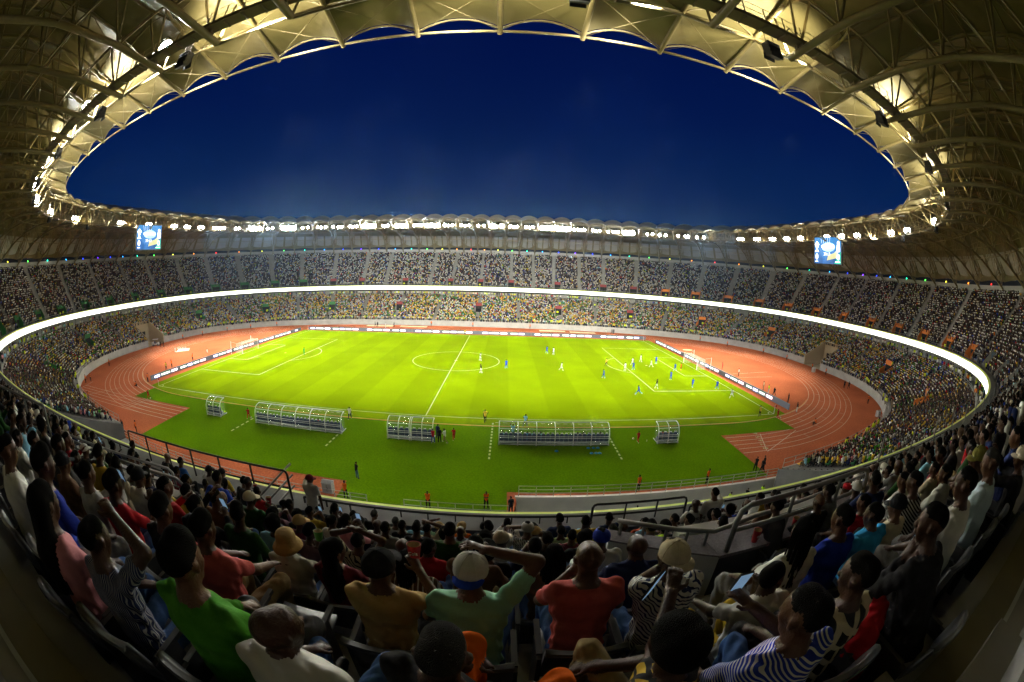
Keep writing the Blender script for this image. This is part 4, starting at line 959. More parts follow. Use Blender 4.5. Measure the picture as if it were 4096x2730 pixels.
FG=[
(5.50,-76.30,14.10,0,0.03,'stand','white','dkgrey','cap:maroon','face,down',-0.9,'red cap, white shirt, hand raised to the face, standing at the front rail'),
(7.48,-79.27,15.15,2,-0.07,'sit','white','black','bun','lap,lap',-0.3,'woman with hair tied up, white sleeveless top'),
(8.07,-80.02,15.80,3,-0.05,'sit','pink','black','short','phone,phone',-0.2,'pink striped shirt, bright phone screen in front'),
(7.50,-78.46,14.54,1,-0.09,'sit','dkgrey','denim','crop','lap,lap',-0.3,'dark shirt, turned right, half hidden'),
(7.91,-79.24,15.24,2,-0.06,'sit','navy','black','cap:black','lap,lap',-0.5,'black cap and navy top'),
(7.92,-78.50,14.68,1,-0.06,'sit','white','black','bald','lap,lap',-0.2,'bald head, white collar'),
(7.56,-77.60,14.24,0,0.13,'sit','black','black','crop','lap,lap',0.0,'front row dark head with a pink strap'),
(7.13,-77.66,14.20,0,-0.06,'sit','dkgrey','black','short','lap,lap',0.1,'short hair, grey top, front rows'),
(8.35,-78.44,14.62,1,-0.07,'sit','black','black','short','lap,lap',-0.1,'short hair, black vest'),
(7.99,-77.64,14.13,0,-0.07,'sit','ltgrey','black','crop','lap,lap',-0.1,'shaved head, light grey top'),
(8.34,-79.30,15.24,2,-0.06,'sit','grey','black','short','lap,lap',-0.1,'short hair with clips, grey shirt'),
(5.51,-77.67,14.08,0,-0.08,'sit','white','black','short','lap,lap',-0.9,'short hair, white tee, seen in profile'),
(8.77,-79.15,15.17,2,0.15,'sit','black','black','short','lap,lap',0.0,'short hair, black top, gap beside grey shirt'),
(8.78,-78.46,14.60,1,-0.08,'sit','cream','black','short','lap,headtop',-0.2,'beige shirt, one hand resting on the head'),
(8.42,-77.67,14.09,0,-0.07,'sit','ltblue','black','short','lap,lap',0.1,'short hair, pale blue top'),
(8.84,-77.67,14.14,0,-0.07,'sit','mint','black','cap:tan','brow,lap',-0.3,'tan cap, mint shirt, arm raised'),
(9.20,-79.24,15.17,2,-0.07,'sit','black','denim','afro','lap,lap',0.0,'afro hair, black top'),
(9.38,-79.98,15.82,3,0.12,'sit','dkgreen','black','short','lap,lap',-0.1,'dark green jacket, short hair'),
(9.33,-78.46,14.63,1,-0.07,'sit','ltgrey','denim','bald','lap,lap',-0.1,'bald head, grey checked shirt'),
(9.27,-77.60,14.02,0,0.21,'sit','orange','black','scarf:tan','lap,lap',-0.6,'woman with tan headscarf and orange top'),
(9.70,-77.67,14.23,0,-0.06,'sit','black','black','cap:black','lap,lap',-0.5,'black cap with brim right, black tee'),
(6.99,-80.08,15.52,3,-0.10,'sit','dkgrey','denim','afro','lap,lap',0.0,'rounded dark hair, grey shirt, at the left'),
(6.42,-79.30,15.15,2,-0.07,'sit','mauve','black','bald','phone,phone',0.1,'bald head with headphones, mauve top'),
(7.58,-80.88,16.03,4,-0.10,'sit','ltblue','denim','afro','lap,lap',0.1,'afro hair, pale blue shirt'),
(7.42,-80.10,15.60,3,-0.08,'sit','maroon','black','cap:tan','lap,lap',-0.7,'tan cap, maroon top'),
(8.03,-80.87,16.19,4,-0.07,'sit','mauve','black','short','lap,lap',-0.2,'short hair, mauve shirt, yellow shirt beyond'),
(8.29,-81.69,16.65,5,-0.08,'sit','polow','denim','bucket','lap,cup',0.0,'tan bucket hat, white polo with navy collar, green cup'),
(8.72,-81.69,16.76,5,-0.06,'sit','maroon','black','long','lap,lap',-0.7,'woman with long hair and sunglasses on top, maroon top'),
(8.58,-80.89,16.19,4,-0.07,'sit','pat','denim','short','headtop,headtop',0.0,'patterned top, arms folded up over the head'),
(9.35,-82.39,17.33,6,-0.05,'sit','tan','black','cap:black','lap,cup',-0.3,'black cap, mustard polo shirt, red cup'),
(8.86,-80.30,15.76,3,-0.10,'sit','ltgrey','black','bald','lap,lap',-0.2,'bald head, pale shirt, just behind the black cap'),
(9.30,-81.66,16.73,5,-0.07,'sit','pat2','denim','braids','lap,lap',-0.3,'long black braids, striped blouse'),
(9.29,-80.86,16.24,4,-0.06,'sit','redj','denim','short','lap,lap',-0.4,'glasses, red jersey with white sleeves'),
(6.22,-78.51,14.79,1,-0.05,'sit','black','black','short','lap,lap',-0.3,'short hair, black top, behind the dark front wall'),
(9.82,-82.37,17.35,6,0.12,'sit','mint','denim','capback:white:blue','lap,brow',-0.1,'white and blue cap worn backwards, mint shirt'),
(9.77,-79.27,14.87,2,-0.10,'sit','white','denim','afro','lap,lap',0.0,'black hair, white shirt, beside the pale cap'),
(6.89,-79.31,15.18,2,-0.07,'sit','black','black','afro','lap,lap',0.1,'curly hair, dark top, green phone glow beside'),
(6.16,-77.73,14.15,0,-0.07,'sit','black','black','bald','lap,lap',0.2,'bald head, black top, near the front wall'),
(6.65,-78.52,14.74,1,-0.06,'sit','yellow','black','crop','phone,phone',-0.2,'yellow shirt, holding up a small phone'),
(6.71,-77.63,14.08,0,-0.08,'sit','black','denim','afro','lap,lap',-0.1,'afro hair and black top'),
(7.07,-78.30,14.75,1,0.31,'sit','black','denim','short','phone,phone',0.0,'black top, lit phone in hand, front row'),
(10.36,-79.16,15.30,2,0.12,'sit','plaidg','denim','kufi:ltgrey','face,lap',0.1,'pale grey cap, grey checked shirt'),
(10.55,-78.47,14.72,1,-0.06,'sit','ltgrey','denim','cap:tan','lap,lap',-0.6,'small tan cap, behind the checked shirt'),
(10.96,-80.73,16.30,4,0.13,'sit','white','denim','kufi:royal','lap,lap',0.0,'royal blue cap, loose white shirt'),
(10.35,-81.65,16.84,5,-0.05,'sit','brown','denim','braids','lap,lap',-0.1,'braids with sunglasses on top, bare shoulders, torn jeans'),
(10.43,-82.27,17.35,6,0.12,'sit','salmon','denim','bald','clap,lap',0.0,'bald head, salmon red tee'),
(10.99,-81.59,16.85,5,-0.05,'sit','navy','denim','bald','lap,lap',0.0,'bald head, navy jacket'),
(10.91,-82.30,17.33,6,0.13,'sit','wavy:white:navy:34','denim','capback:cream','chin,lap',0.3,'cream cap backwards, blue and white wavy striped shirt'),
(11.60,-79.20,15.25,2,-0.06,'sit','ltblue','denim','crop','lap,lap',0.0,'pale blue striped shirt, beyond the concrete box'),
(12.05,-78.44,14.73,1,-0.06,'sit','ltblue','denim','bald','lap,lap',0.0,'bald head, light blue shirt, front row'),
(12.77,-77.58,14.08,0,-0.08,'sit','rust','black','crop','lap,lap',0.0,'dark head and rust top, front row'),
(11.86,-79.92,15.79,3,0.13,'sit','hiviz','black','short','lap,lap',0.0,'lime safety vest, seated beyond the box rail'),
(12.42,-79.22,15.24,2,-0.06,'sit','black','black','afro','lap,lap',0.0,'dark afro and black top, front row'),
(9.99,-80.05,15.78,3,-0.06,'sit','white','denim','cap:cream','lap,lap',-0.8,'cream cap, white tee'),
(13.61,-78.02,14.84,0,0.03,'stand','emm','denim','bald','hip,down',0.2,'white tee with black wavy stripes, name on the back, standing'),
(13.95,-78.08,15.07,0,0.03,'stand','white','denim','short','down,face',0.0,'short hair, plain white tee, standing behind the front rail'),
(13.82,-78.37,14.74,1,-0.06,'sit','black','black','afro','lap,lap',-0.8,'woman with afro hair, black top, beside standing men'),
(12.91,-80.01,15.76,3,-0.06,'sit','black','black','short','lap,lap',-0.6,'child with short hair, black top'),
(14.93,-77.53,14.21,0,-0.06,'sit','white','black','short','phone,phone',0.0,'white shirt, sunglasses on head, phone in hand'),
(9.85,-80.88,16.27,4,-0.06,'sit','black','black','afro','lap,lap',0.1,'round afro, black top'),
(10.98,-78.42,14.70,1,-0.06,'sit','green2','denim','short','lap,lap',0.0,'short hair, pale green shirt'),
(10.53,-80.01,15.75,3,-0.06,'sit','black','black','short','lap,lap',0.0,'small dark head, black top'),
(11.00,-79.22,15.10,2,-0.08,'sit','maroon','black','short','lap,lap',-0.2,'short hair, dark red top'),
(10.98,-80.06,15.78,3,-0.06,'sit','black','denim','afro','lap,lap',-0.7,'rounded hair, dark top, looking left'),
(11.86,-82.36,17.34,6,-0.05,'sit','white','grey','braids','lap,lap',-0.5,'long black braids, white tee, beside two red cups'),
(12.73,-83.14,17.86,7,-0.05,'sit','white','grey','short','lap,lap',0.3,'short hair, white shirt, bulky'),
(13.44,-83.14,17.87,7,-0.05,'sit','ltblue2','grey','crop','lap,lap',0.3,'tall head, pale blue shirt'),
(15.44,-80.73,16.26,4,-0.06,'sit','yellow','denim','short','phone,lap',0.2,'yellow tee, lit phone'),
(14.89,-80.67,16.30,4,-0.05,'sit','dkgrey','black','cap:white','lap,lap',-0.5,'white cap, grey top'),
(14.79,-81.54,16.82,5,-0.05,'sit','white','black','short','lap,lap',0.3,'short hair, white shirt, middle distance'),
(14.33,-82.35,17.31,6,-0.06,'sit','white','dkgrey','short','lap,lap',0.4,'bearded, white shirt'),
(15.97,-81.51,16.69,5,-0.07,'sit','cream','dkgrey','short','lap,lap',0.3,'cream shirt, dark hair'),
(13.64,-82.26,17.33,6,0.13,'sit','stripes_h:black:white:30','black','short','lap,lap',0.2,'black and white striped top'),
(15.54,-82.31,17.30,6,-0.06,'sit','stripes_h:black:white:14','black','crop','lap,lap',0.4,'broad black and white striped tee'),
(11.43,-82.64,17.30,6,-0.10,'sit','white','yellow','short','knee,chin',-1.3,'boy in white tee and yellow shorts, looking left'),
(13.90,-82.86,17.73,7,0.57,'sit','dkgrey','black','cap:olive','lap,lap',0.9,'olive cap, dark top'),
(14.76,-83.11,17.87,7,-0.05,'sit','navy','black','short','lap,lap',0.3,'navy jersey with number 8'),
(14.33,-83.33,17.81,7,-0.10,'sit','black','black','cap:cream','phonehi,phonehi',0.6,'cream cap, hands raised to the face'),
(15.72,-79.89,15.78,3,-0.06,'sit','grey','black','kufi:red','lap,lap',0.0,'red head cover, grey top'),
(13.95,-80.73,16.30,4,-0.06,'sit','black','black','cropb','lap,lap',-0.2,'brown dyed hair, dark top'),
(15.46,-79.11,15.28,2,-0.05,'sit','ltgrey','black','short','lap,lap',0.0,'grey hooded top'),
(13.87,-79.81,15.79,3,0.13,'sit','brown','black','short','lap,lap',0.0,'brown top, short hair'),
(14.81,-79.12,15.28,2,-0.05,'sit','yellow','black','cap:black','lap,lap',0.0,'black cap, yellow top'),
(14.15,-79.12,15.29,2,-0.05,'sit','blue','black','scarf:white','lap,lap',0.0,'white headscarf, blue top'),
(12.29,-82.37,17.35,6,-0.05,'sit','royal','grey','short','lap,lap',0.1,'short hair, royal blue tee'),
(13.82,-81.57,16.69,5,-0.07,'sit','red','black','short','lap,lap',0.2,'red polo shirt'),
(12.72,-82.40,17.29,6,-0.06,'sit','sky','sky','short','lap,lap',0.2,'wide light blue robe, head bowed'),
(10.90,-83.34,17.85,7,-0.10,'sit','stripes_h:royal:white:62','denim','short','lap,phone',0.2,'blue and white striped shirt, red phone'),
(11.33,-83.24,17.79,7,-0.06,'sit','plaid:black:cream:9','black','short','lap,lap',0.3,'black and cream plaid shirt'),
(12.05,-83.22,17.82,7,-0.06,'lean','black','black','crop','phone,phone',0.4,'black long sleeved top, leaning forward over a phone'),
(13.15,-82.39,17.26,6,-0.06,'sit','cream','cream','cap:black','lap,lap',0.3,'dark cap, cream shirt'),
(6.76,-83.32,17.86,7,-0.05,'sit','white','dkgrey','crop','lap,lap',-0.1,'glasses, loose white shirt, at the far left'),
(6.61,-82.49,17.35,6,-0.05,'sit','ltgrey','denim','bun','phone,phone',0.0,'smiling woman, pale top, holding a phone'),
(7.04,-82.44,17.34,6,-0.05,'sit','red','denim','high','lap,phone',0.0,'flat top hair, dark red jersey'),
(6.19,-81.59,16.83,5,0.12,'sit','white','denim','cap:black','lap,lap',0.2,'black cap, long white tee'),
(7.82,-83.39,17.85,7,-0.10,'sit','pink','denim','long','lap,lap',0.2,'woman, sunglasses on head, peach top'),
(8.25,-83.30,17.71,7,-0.07,'sit','stripes_v:navy:ltgrey:90','denim','short','lap,brow',0.1,'navy pinstripe shirt, hand shading the brow, jeans'),
(8.87,-83.21,17.86,7,-0.05,'sit','green','dkgrey','high','lap,lap',0.1,'green sweater, flat top hair'),
(7.74,-82.45,17.34,6,-0.05,'sit','black','denim','high','lap,lap',0.0,'black top, flat top hair'),
(8.20,-82.48,17.35,6,-0.05,'sit','salmon','khaki','high','knee,knee',0.0,'salmon shirt, forearms on the knees'),
(5.77,-80.90,16.30,4,-0.05,'sit','mustard','black','short','lap,lap',0.0,'mustard top, dark hair'),
(4.25,-80.10,15.76,3,-0.06,'sit','brown','black','bald','lap,lap',0.0,'bald woman with earrings, brown top'),
(4.43,-82.63,17.26,6,-0.10,'sit','white','navy','short','lap,lap',0.0,'short hair, white tee sleeve'),
(6.21,-80.89,16.32,4,-0.05,'sit','mustard','black','short','face,lap',0.2,'mustard top, hand at the face'),
(6.08,-80.11,15.79,3,-0.05,'sit','blue','black','bald','lap,lap',-0.1,'bald head, bright blue shirt'),
(5.65,-79.66,15.95,3,0.48,'sit','blue','black','short','lap,lap',0.2,'blue tee, back turned, tall in the row'),
(6.51,-79.93,15.79,3,0.13,'sit','dkgreen','black','cap:cream','lap,cup',-0.6,'cream cap, dark green shirt, red cup'),
(-0.70,-77.17,14.46,0,0.55,'sit','black','khaki','high','lap,lap',-0.1,'high backed chair, khaki trousers, by the left rail'),
(1.16,-77.17,14.57,0,0.49,'sit','black','black','bald','lap,out',0.0,'black hoodie, arm stretched along the rail'),
(1.79,-77.19,14.58,0,0.48,'sit','blue2','black','short','lap,lap',0.0,'blue patterned shirt, leaning on the rail'),
(2.94,-77.20,14.60,0,0.48,'sit','ltgrey','black','cap:black','phonehi,phonehi',0.0,'black cap, pale shirt, clapping'),
(3.37,-77.16,14.54,0,0.50,'sit','yellow','black','cap:black','lap,lap',0.0,'black cap, yellow printed tee'),
(4.23,-77.35,14.63,0,0.28,'sit','black','black','short','lap,lap',0.0,'dark shirt near the end of the rail'),
(5.06,-82.53,17.33,6,-0.06,'sit','white','black','short','lap,lap',0.0,'white printed tee, tall dark hair'),
(4.95,-78.06,14.90,1,0.49,'sit','black','royal','crop','lap,cup',-0.2,'shaved head, dark shirt, cup in hand'),
(7.26,-81.69,16.83,5,-0.05,'sit','black','black','short','phonehi,phone',0.0,'dark hair, filming with a phone'),
(7.32,-83.16,17.85,7,0.13,'sit','royal','grey','high','lap,lap',0.0,'flat top hair, royal blue polo'),
(5.63,-82.36,17.35,6,0.12,'sit','dkgrey','black','short','lap,lap',0.0,'short hair, dark top'),
(6.06,-82.52,17.32,6,-0.06,'sit','brown','black','cap:black','lap,lap',0.0,'black cap, brown hooded jacket'),
(3.25,-80.91,16.28,4,-0.06,'sit','black','black','cap:white','phonehi,phonehi',0.0,'white peaked cap, filming with a phone'),
(2.54,-80.91,16.01,4,-0.10,'sit','black','black','short','lap,lap',0.0,'small dark head, black top'),
(4.60,-81.73,16.67,5,-0.07,'sit','dkgrey','black','short','lap,lap',0.0,'round dark head, grey top'),
(9.30,-83.28,17.76,7,-0.07,'sit','white','denim','bald','lap,fold',-0.5,'bald head, white tee, nearest row'),
(9.81,-83.27,17.82,7,-0.06,'sit','black','orange','crop','lap,lap',0.0,'greying cropped hair, black top, nearest row'),
(10.47,-83.25,17.74,7,-0.07,'sit','pat3','khaki','afro','phoneup,lap',0.5,'large afro, black and gold patterned shirt, arm raised with a phone')]
# ================= spectators close to the camera, built one by one =================
PAL.update(mauve=(.18,.09,.12),polow=(.55,.54,.46),green2=(.28,.45,.22),rust=(.4,.06,.02),blue2=(.03,.12,.4),ltblue2=(.42,.52,.56),olive=(.16,.15,.03),emm=(.62,.61,.56))
PATS={'pat':'wavy:cream:black:22','pat2':'stripes_v:brown:white:26','plaidg':'plaid:dkgrey:ltgrey:34','pat3':'plaid:mustard:black:13','redj':'red'}
CN={'white':'white','polow':'white','mauve':'mauve','pink':'pink','dkgrey':'dark grey','ltgrey':'pale grey'}
def seat_part():
    b=MB()
    n=7
    # curved shell backrest with rolled top edge
    for off,sg in ((0,1),):
        V=[];F=[]
        for t in (0.,.030):
            for j,(z,y) in enumerate(((.42,-.16),(.55,-.185),(.68,-.21),(.78,-.235),(.815,-.26),(.805,-.285))):
                for i in range(n):
                    x=-.225+.45*i/(n-1); cv=.035*(abs(x)/.225)**2; w=.93 if j<1 else 1; V.append((x*w,y+cv-t*(1 if j<4 else .3),z-(.02*(abs(x)/.225)**4 if j>3 else 0)-t*(0 if j<4 else .6)))
        m=6
        for t in(0,1):
            for j in range(m-1):
                for i in range(n-1): f=(t*m*n+j*n+i,t*m*n+j*n+i+1,t*m*n+(j+1)*n+i+1,t*m*n+(j+1)*n+i); F.append(f if t else f[::-1])
        for j in range(m-1):
            for i in(0,n-1): F.append((j*n+i,(j+1)*n+i,m*n+(j+1)*n+i,m*n+j*n+i))
        for i in range(n-1):
            for j in(0,m-1): F.append((j*n+i,j*n+i+1,m*n+j*n+i+1,m*n+j*n+i))
        b.add(V,F)
    back=b.mesh('backrest',mat('seat_grey',(.085,.09,.10),.42,bump=.05,bscale=90),True)
    b=MB(); V=[];F=[]
    for z in(.0,-.035):
        for j in range(5):
            for i in range(5): x=-.21+.42*i/4; y=-.15+.40*j/4; V.append((x,y,.44+z-.02*math.cos(x*6)-.012*math.sin((y+.15)*7)))
    for t in(0,1):
        for j in range(4):
            for i in range(4): f=(t*25+j*5+i,t*25+j*5+i+1,t*25+(j+1)*5+i+1,t*25+(j+1)*5+i); F.append(f if not t else f[::-1])
    for i in range(4): F+= [(i,25+i,26+i,i+1),(20+i,21+i,46+i,45+i),(i*5,i*5+5,i*5+30,i*5+25),(i*5+4,i*5+29,i*5+34,i*5+9)]
    b.add(V,F); pan=b.mesh('seat_pan',MT['seat_grey'],True)
    b=MB(); 
    for x in(-.235,.235): b.box((x,-.05,.30),(.03,.22,.60)); b.box((x,.03,.60),(.035,.30,.03))
    b.box((0,-.10,.36),(.46,.05,.05)); fr=b.mesh('frame',mat('seat_frame',(.03,.03,.032),.5))
    return back,pan,fr
SB,SP,SF=seat_part()
def seat(x,y,z,a,label,folded=False):
    o=empty('folding_chair',(x,y,z),label,'chair','grey folding seats of the near upper tier',rz=a)
    link('backrest',SB,o); p=link('seat_pan',SP,o); link('frame',SF,o)
    if folded: p.location=(0,-.12,.62-.30); p.rotation_euler=(math.radians(75),0,0); p.location=(0,-.52,.30)
    return o
def inward(s): d=lerp_s(BD,s%NR); return math.atan2(-d[1],-d[0])-PI/2
def s_of(x,y):
    i=np.argmin(((SROW-[x,y])**2).sum(1)); return SS[i]
SS=np.arange(-4,6,.01); SROW=at(SS%NR,upper_t(SS%NR,np.full(len(SS),6.)))
ARM={'clap':'clap','phoneup':(.46,.25,.62),'out':(.62,.12,.36)}
HAIRW={'short':'short dark hair','crop':'cropped hair','cropb':'brown dyed hair','bald':'bald head','afro':'afro hair','high':'flat top hair','long':'long dark hair','bun':'tied up hair','braids':'long black braids'}
nocc=0; ROWP={}
placed=[]
phone_b=MB(); phone_b.box((0,0,0),(.068,.009,.138)); PH_B=phone_b.mesh('phone_case',m_black)
phone_b=MB(); phone_b.box((0,-.0055,0),(.060,.002,.126)); PH_S=phone_b.mesh('screen',mat('phone_screen',(.3,.5,.7),.2,emis=.35,ecol=(.3,.5,.75)))
b=MB(); b.lathe([(.001,0),(.030,0),(.0455,.125),(.047,.128),(.043,.126),(.029,.006),(.001,.006)],16); CUPM={c:b.mesh('cup',mat('cup_'+c,PAL[c],.5),True) for c in('red','green')}
m_cin=mat('cup_inside',(.55,.42,.22),.6)
b=MB(); b.lathe([(.001,.008),(.028,.008),(.0425,.1255)],16); CIN=b.mesh('lining',m_cin,True)
def phone(loc,a,label,pitch=.3,lit=True):
    o=empty('phone',loc,label,'phone','phones held up in the crowd'); o.rotation_euler=(pitch,0,a); link('phone_case',PH_B,o); 
    if lit: link('screen',PH_S,o)
def cup(loc,label,c='red',tilt=0,a=0):
    o=empty('paper_cup',loc,label,'cup'); o.rotation_euler=(tilt,0,a); w=link('cup',CUPM[c],o); link('lining',CIN,o)
    if c=='red': 
        t=text('lettering','Cola',.032,mat('cup_print',(.6,.55,.5),.6),w); t.rotation_euler=(PI/2,0,.1); t.location=(0,-.042,.075)
for i,(x,y,z,k,lean,pose,top,bot,hair,arms,hy,desc) in enumerate(FG):
    dist=math.dist((x,y,z),CAMP); h=.0095 if dist<2.6 else .012 if dist<4.2 else .015 if dist<6.5 else .019
    hp_=hair.split(':'); hk=hp_[0]; al=[ARM.get(a,a) for a in arms.split(',')]
    bh={'cap':'crop','capback':'crop','bucket':'crop','kufi':'crop','braids':'short','scarf':'scarf','cropb':'crop'}.get(hk,hk)
    s=s_of(x,y); a=inward(s); fl=13.05+DZ*k
    stand=pose=='stand'
    if stand: fl=z-1.66
    kw=dict(pose='stand' if stand else 'sit',lean=(.04 if stand else max(.0,lean) if pose!='lean' else .5),hy=hy,hair=bh,arms=al,h=h,spread=.04+.06*((i*7)%5)/4,build=1.0+.06*((i*5)%4-1.5)/1.5,collar=top in('polow','tan','ltblue','navy','pink','mauve','redj','white') and i%2==0,hp=-.08+.05*(i%3-1),
            sleeve=1.3 if top in('dkgreen','navy','black','green','ltgrey','mauve','ltblue2','brown') and i%3 else .62,fold=.0085 if dist<5 else .005)
    if 'patterned top, arms folded' in desc: kw['sleeve']=.5
    if hk=='long' or hk=='bun' or 'woman' in desc: kw['build']=.9
    if i in(): pass
    if desc.startswith('large afro'): a+=.75; kw.update(kneeup=.10,spread=.14,hy=-.5)
    if desc.startswith('greying'): a-=.55; kw.update(kneeup=.14,spread=.12,hy=.5)
    if 'robe' in desc: kw.update(build=1.22,sleeve=1.3,fold=.009)
    V,Q,reg,M,Fi,Hc,Nk=body(**kw)
    sc=min(1.07,max(.93,(z-fl)/Hc[2])) if not stand else 1.0
    if not stand and top=='yellow' and 'crop' in hair: pass
    me=mesh('person',V,Q,[SKINS[1],cloth('white'),cloth('denim'),m_hair,m_shoed,m_eye,cloth('grey'),cloth('white')],reg,smooth=True)
    ca,sa=math.cos(a),math.sin(a); hx,hy_=Hc[0]*sc,Hc[1]*sc
    px,py=x-(hx*ca-hy_*sa),y-(hx*sa+hy_*ca)
    lab='seated person: '+desc if not stand else 'person standing: '+desc
    lab=' '.join(lab.split()[:15])
    o=link('person',me,None,(px,py,fl),a,label=lab,cat='person',group='spectators seated close to the camera'); o.scale=(sc,)*3
    tp=PATS.get(top,top); dress(o,0 if desc.startswith('bald head, white tee') else (1,1,0,1,0,0,2)[i%7],tp,bot,hair=mat('brown_hair',(.14,.06,.02),.8,bump=.9,bscale=260) if hk=='cropb' else (m_hairg if desc.startswith('greying') or (hk=='crop' and i%3==0) else None),shoes=m_shoe if i%3==0 else None,scarf=hp_[1] if hk=='scarf' else None)
    if hk in('cap','capback'): hat(hk,o,M,hp_[1],hp_[2] if len(hp_)>2 else None)
    elif hk=='bucket': hat('bucket',o,M,'tan')
    elif hk=='kufi': hat('kufi',o,M,hp_[1])
    elif hk=='braids': hat('braids',o,M)
    if 'glasses' in desc:
        b=MB(); up=.075 if ' on' in desc else 0
        for sg in(-1,1): b.tube([(sg*.034+.024*math.cos(t),.092-.0*up+(-.03 if up else 0),up*1.05+.012+.019*math.sin(t)) for t in np.linspace(0,2*PI,13)],.0028,5); b.tube([(sg*.058,.088-(.03 if up else 0),up*1.05+.014),(sg*.083,.0,up*.95+.016)],.0022,5)
        b.tube([(-.01,.094-(.03 if up else 0),up*1.05+.014),(.01,.094-(.03 if up else 0),up*1.05+.014)],.0025,5)
        g_=b.link('glasses',mat('glasses_frame',(.02,.02,.02),.2,.5),o); g_.matrix_local=M
    if 'headphones' in desc:
        b=MB(); b.tube([(.095*math.cos(t),-.01,.02+.11*math.sin(t)) for t in np.linspace(0,PI,14)],.007,6); b.lathe([(.03,-.01),(.03,.01)],10,(.0,0,0)) if 0 else None; g_=b.link('headphones',m_black,o); g_.matrix_local=M
    if top=='emm':
        t=text('back_lettering','EMMDYNE',.072,mat('print_black',(.01,.01,.01),.8),o); t.location=(0,-.155,1.42); t.rotation_euler=(PI/2-.15,0,0)
        for j,zz in enumerate((1.30,1.265,1.22)):
            b=MB(); b.tube([(xx,-.158+abs(xx)**2*1.6,zz+.012*math.sin(xx*40)) for xx in np.linspace(-.19,.19,15)],.011 if j==2 else .008,4); b.link('chest_stripe',MT['print_black'],o)
    if 'number 8' in desc:
        t=text('shirt_number','8',.14,cloth('white'),o); t.location=(-.0,.175,1.05); t.rotation_euler=(PI/2,0,PI)
    if top=='redj':
        pass
    if top=='polow': 
        b=MB(); nk=Nk; b.tube([(nk[0]+.082*math.cos(t),nk[1]-.005+.082*math.sin(t),nk[2]-.022+.012*math.sin(t)) for t in np.linspace(0,2*PI,20)],.007,5,closed=True); b.link('collar_trim',cloth('navy'),o)
    R=lambda v: (px+(v[0]*ca-v[1]*sa)*sc,py+(v[0]*sa+v[1]*ca)*sc,fl+v[2]*sc)
    if 'phone' in desc and 'headphones' not in desc and 'glow' not in desc:
        f=Fi[1] if al[1]!='lap' else Fi[0]; v=R((f[0]*.6,f[1]+.03,f[2]+.06)); phone(v,a,'phone held by the person: '+' '.join(desc.split()[:9]),.25)
    if 'cup' in desc and 'beside' not in desc:
        f=Fi[1]; v=R((f[0],f[1]+.03,f[2]-.03)); cup(v,('green' if 'green cup' in desc else 'red')+' paper cup in the hand of the person: '+' '.join(desc.split()[:5]),'green' if 'green cup' in desc else 'red',-.2,a)
    placed.append((x,y,k)); ROWP.setdefault(k if pose!='stand' else 99,[]).append((x,o,None,None))
    if not stand:
        f=at(s%NR,upper_t(np.array([s%NR]),np.array([2.7+PR*k]))[0]); sx_,sy_=px,py
        seat(sx_,sy_,fl,a,'grey folding seat under a spectator in the near upper tier'); nocc+=1
# fill the gaps of the near rows
auto_hair=['short','crop','bald','high','afro','short','short','crop']
auto_top=['black','dkgrey','white','navy','maroon','grey','royal','ltgrey','brown','dkgreen','mustard','cream','red','ltblue']
AUTO={}
def auto_mesh(j,far):
    key=(j%6,far)
    if key not in AUTO:
        hr=auto_hair[j%8]; AUTO[key]=body_mesh(h=.016 if not far else .022,hair=hr,arms=[('lap','lap'),('knee','chin'),('fold','fold'),('lap','rest'),('phone','lap'),('knee','knee')][j%6],lean=[.05,.25,.0,.12,.1,.35][j%6],hy=[.1,-.3,.25,.5,-.1,.2][j%6],spread=.05+.02*(j%4),sleeve=.62 if j%2 else 1.3)[0]
    return AUTO[key]
auto_rows={}
cand=[]
for k in range(0,8):
    v=2.7+PR*k; g=np.arange(-.2,3.0,.002); p=at(g%NR,upper_t(g%NR,np.full(len(g),v)))
    xs_=[q[2] for q in []]
    X0=.9
    taken=sorted([q[0] for q in placed if q[2]==k])
    x=X0
    while x<16.7:
        if all(abs(x-t)>.42 for t in taken):
            i=int(np.argmin(abs(p[:,0]-x))); cand.append((k,float(p[i,0]),float(p[i,1]),g[i])); x+=.5
        else: x+=.06
na=0
for k,x,y,s in cand:
    a=inward(s); fl=13.05+DZ*k; aisle=abs(s-2.03)<.095 and k>=4 or abs(s-.1)<.09 and k>=4
    if aisle: continue
    if k==3 and 11.2<x<15.4: continue
    if k>=4 and 11.15<x<13.0: continue
    wall_left=k in(2,3) and x<5.0
    if wall_left: continue
    rel=RNG.random()
    if k==7 or rel<.12 or na>=88 or (k==6 and x<9.5 and rel<.55):
        lb='empty grey folding seat in the row nearest the camera' if k==7 else 'empty grey folding seat between spectators of the near tier'
        seat(x,y,fl,a,lb,folded=False); continue
    j=int(RNG.integers(0,48)); me=auto_mesh(j,math.dist((x,y),(cx,cy_))>7)
    t=auto_top[int(RNG.integers(0,len(auto_top)))]; auto_rows.setdefault(k,[]).append(x)
    rown=['front','second','third','fourth','fifth','sixth','seventh'][k]
    o=link('person',me,None,(x+RNG.normal(0,.02),y+RNG.normal(0,.03),fl),a+RNG.normal(0,.18),cat='person',group='spectators filling the near rows'); sc=RNG.uniform(.93,1.04); o.scale=(sc,)*3
    ta={'dkgrey':'dark grey','ltgrey':'pale grey','dkgreen':'dark green','ltblue':'pale blue'}.get(t,t)
    o['tmp']=(ta,rown); ROWP.setdefault(k,[]).append((x,o,ta,rown))
    dress(o,(1,0,1,0)[j%4],t,('denim','black','khaki','dkgrey')[j%4]); seat(x,y,fl,a,'grey folding seat under a spectator in the near upper tier'); na+=1
print('AUTO',na,'FG',len(FG))

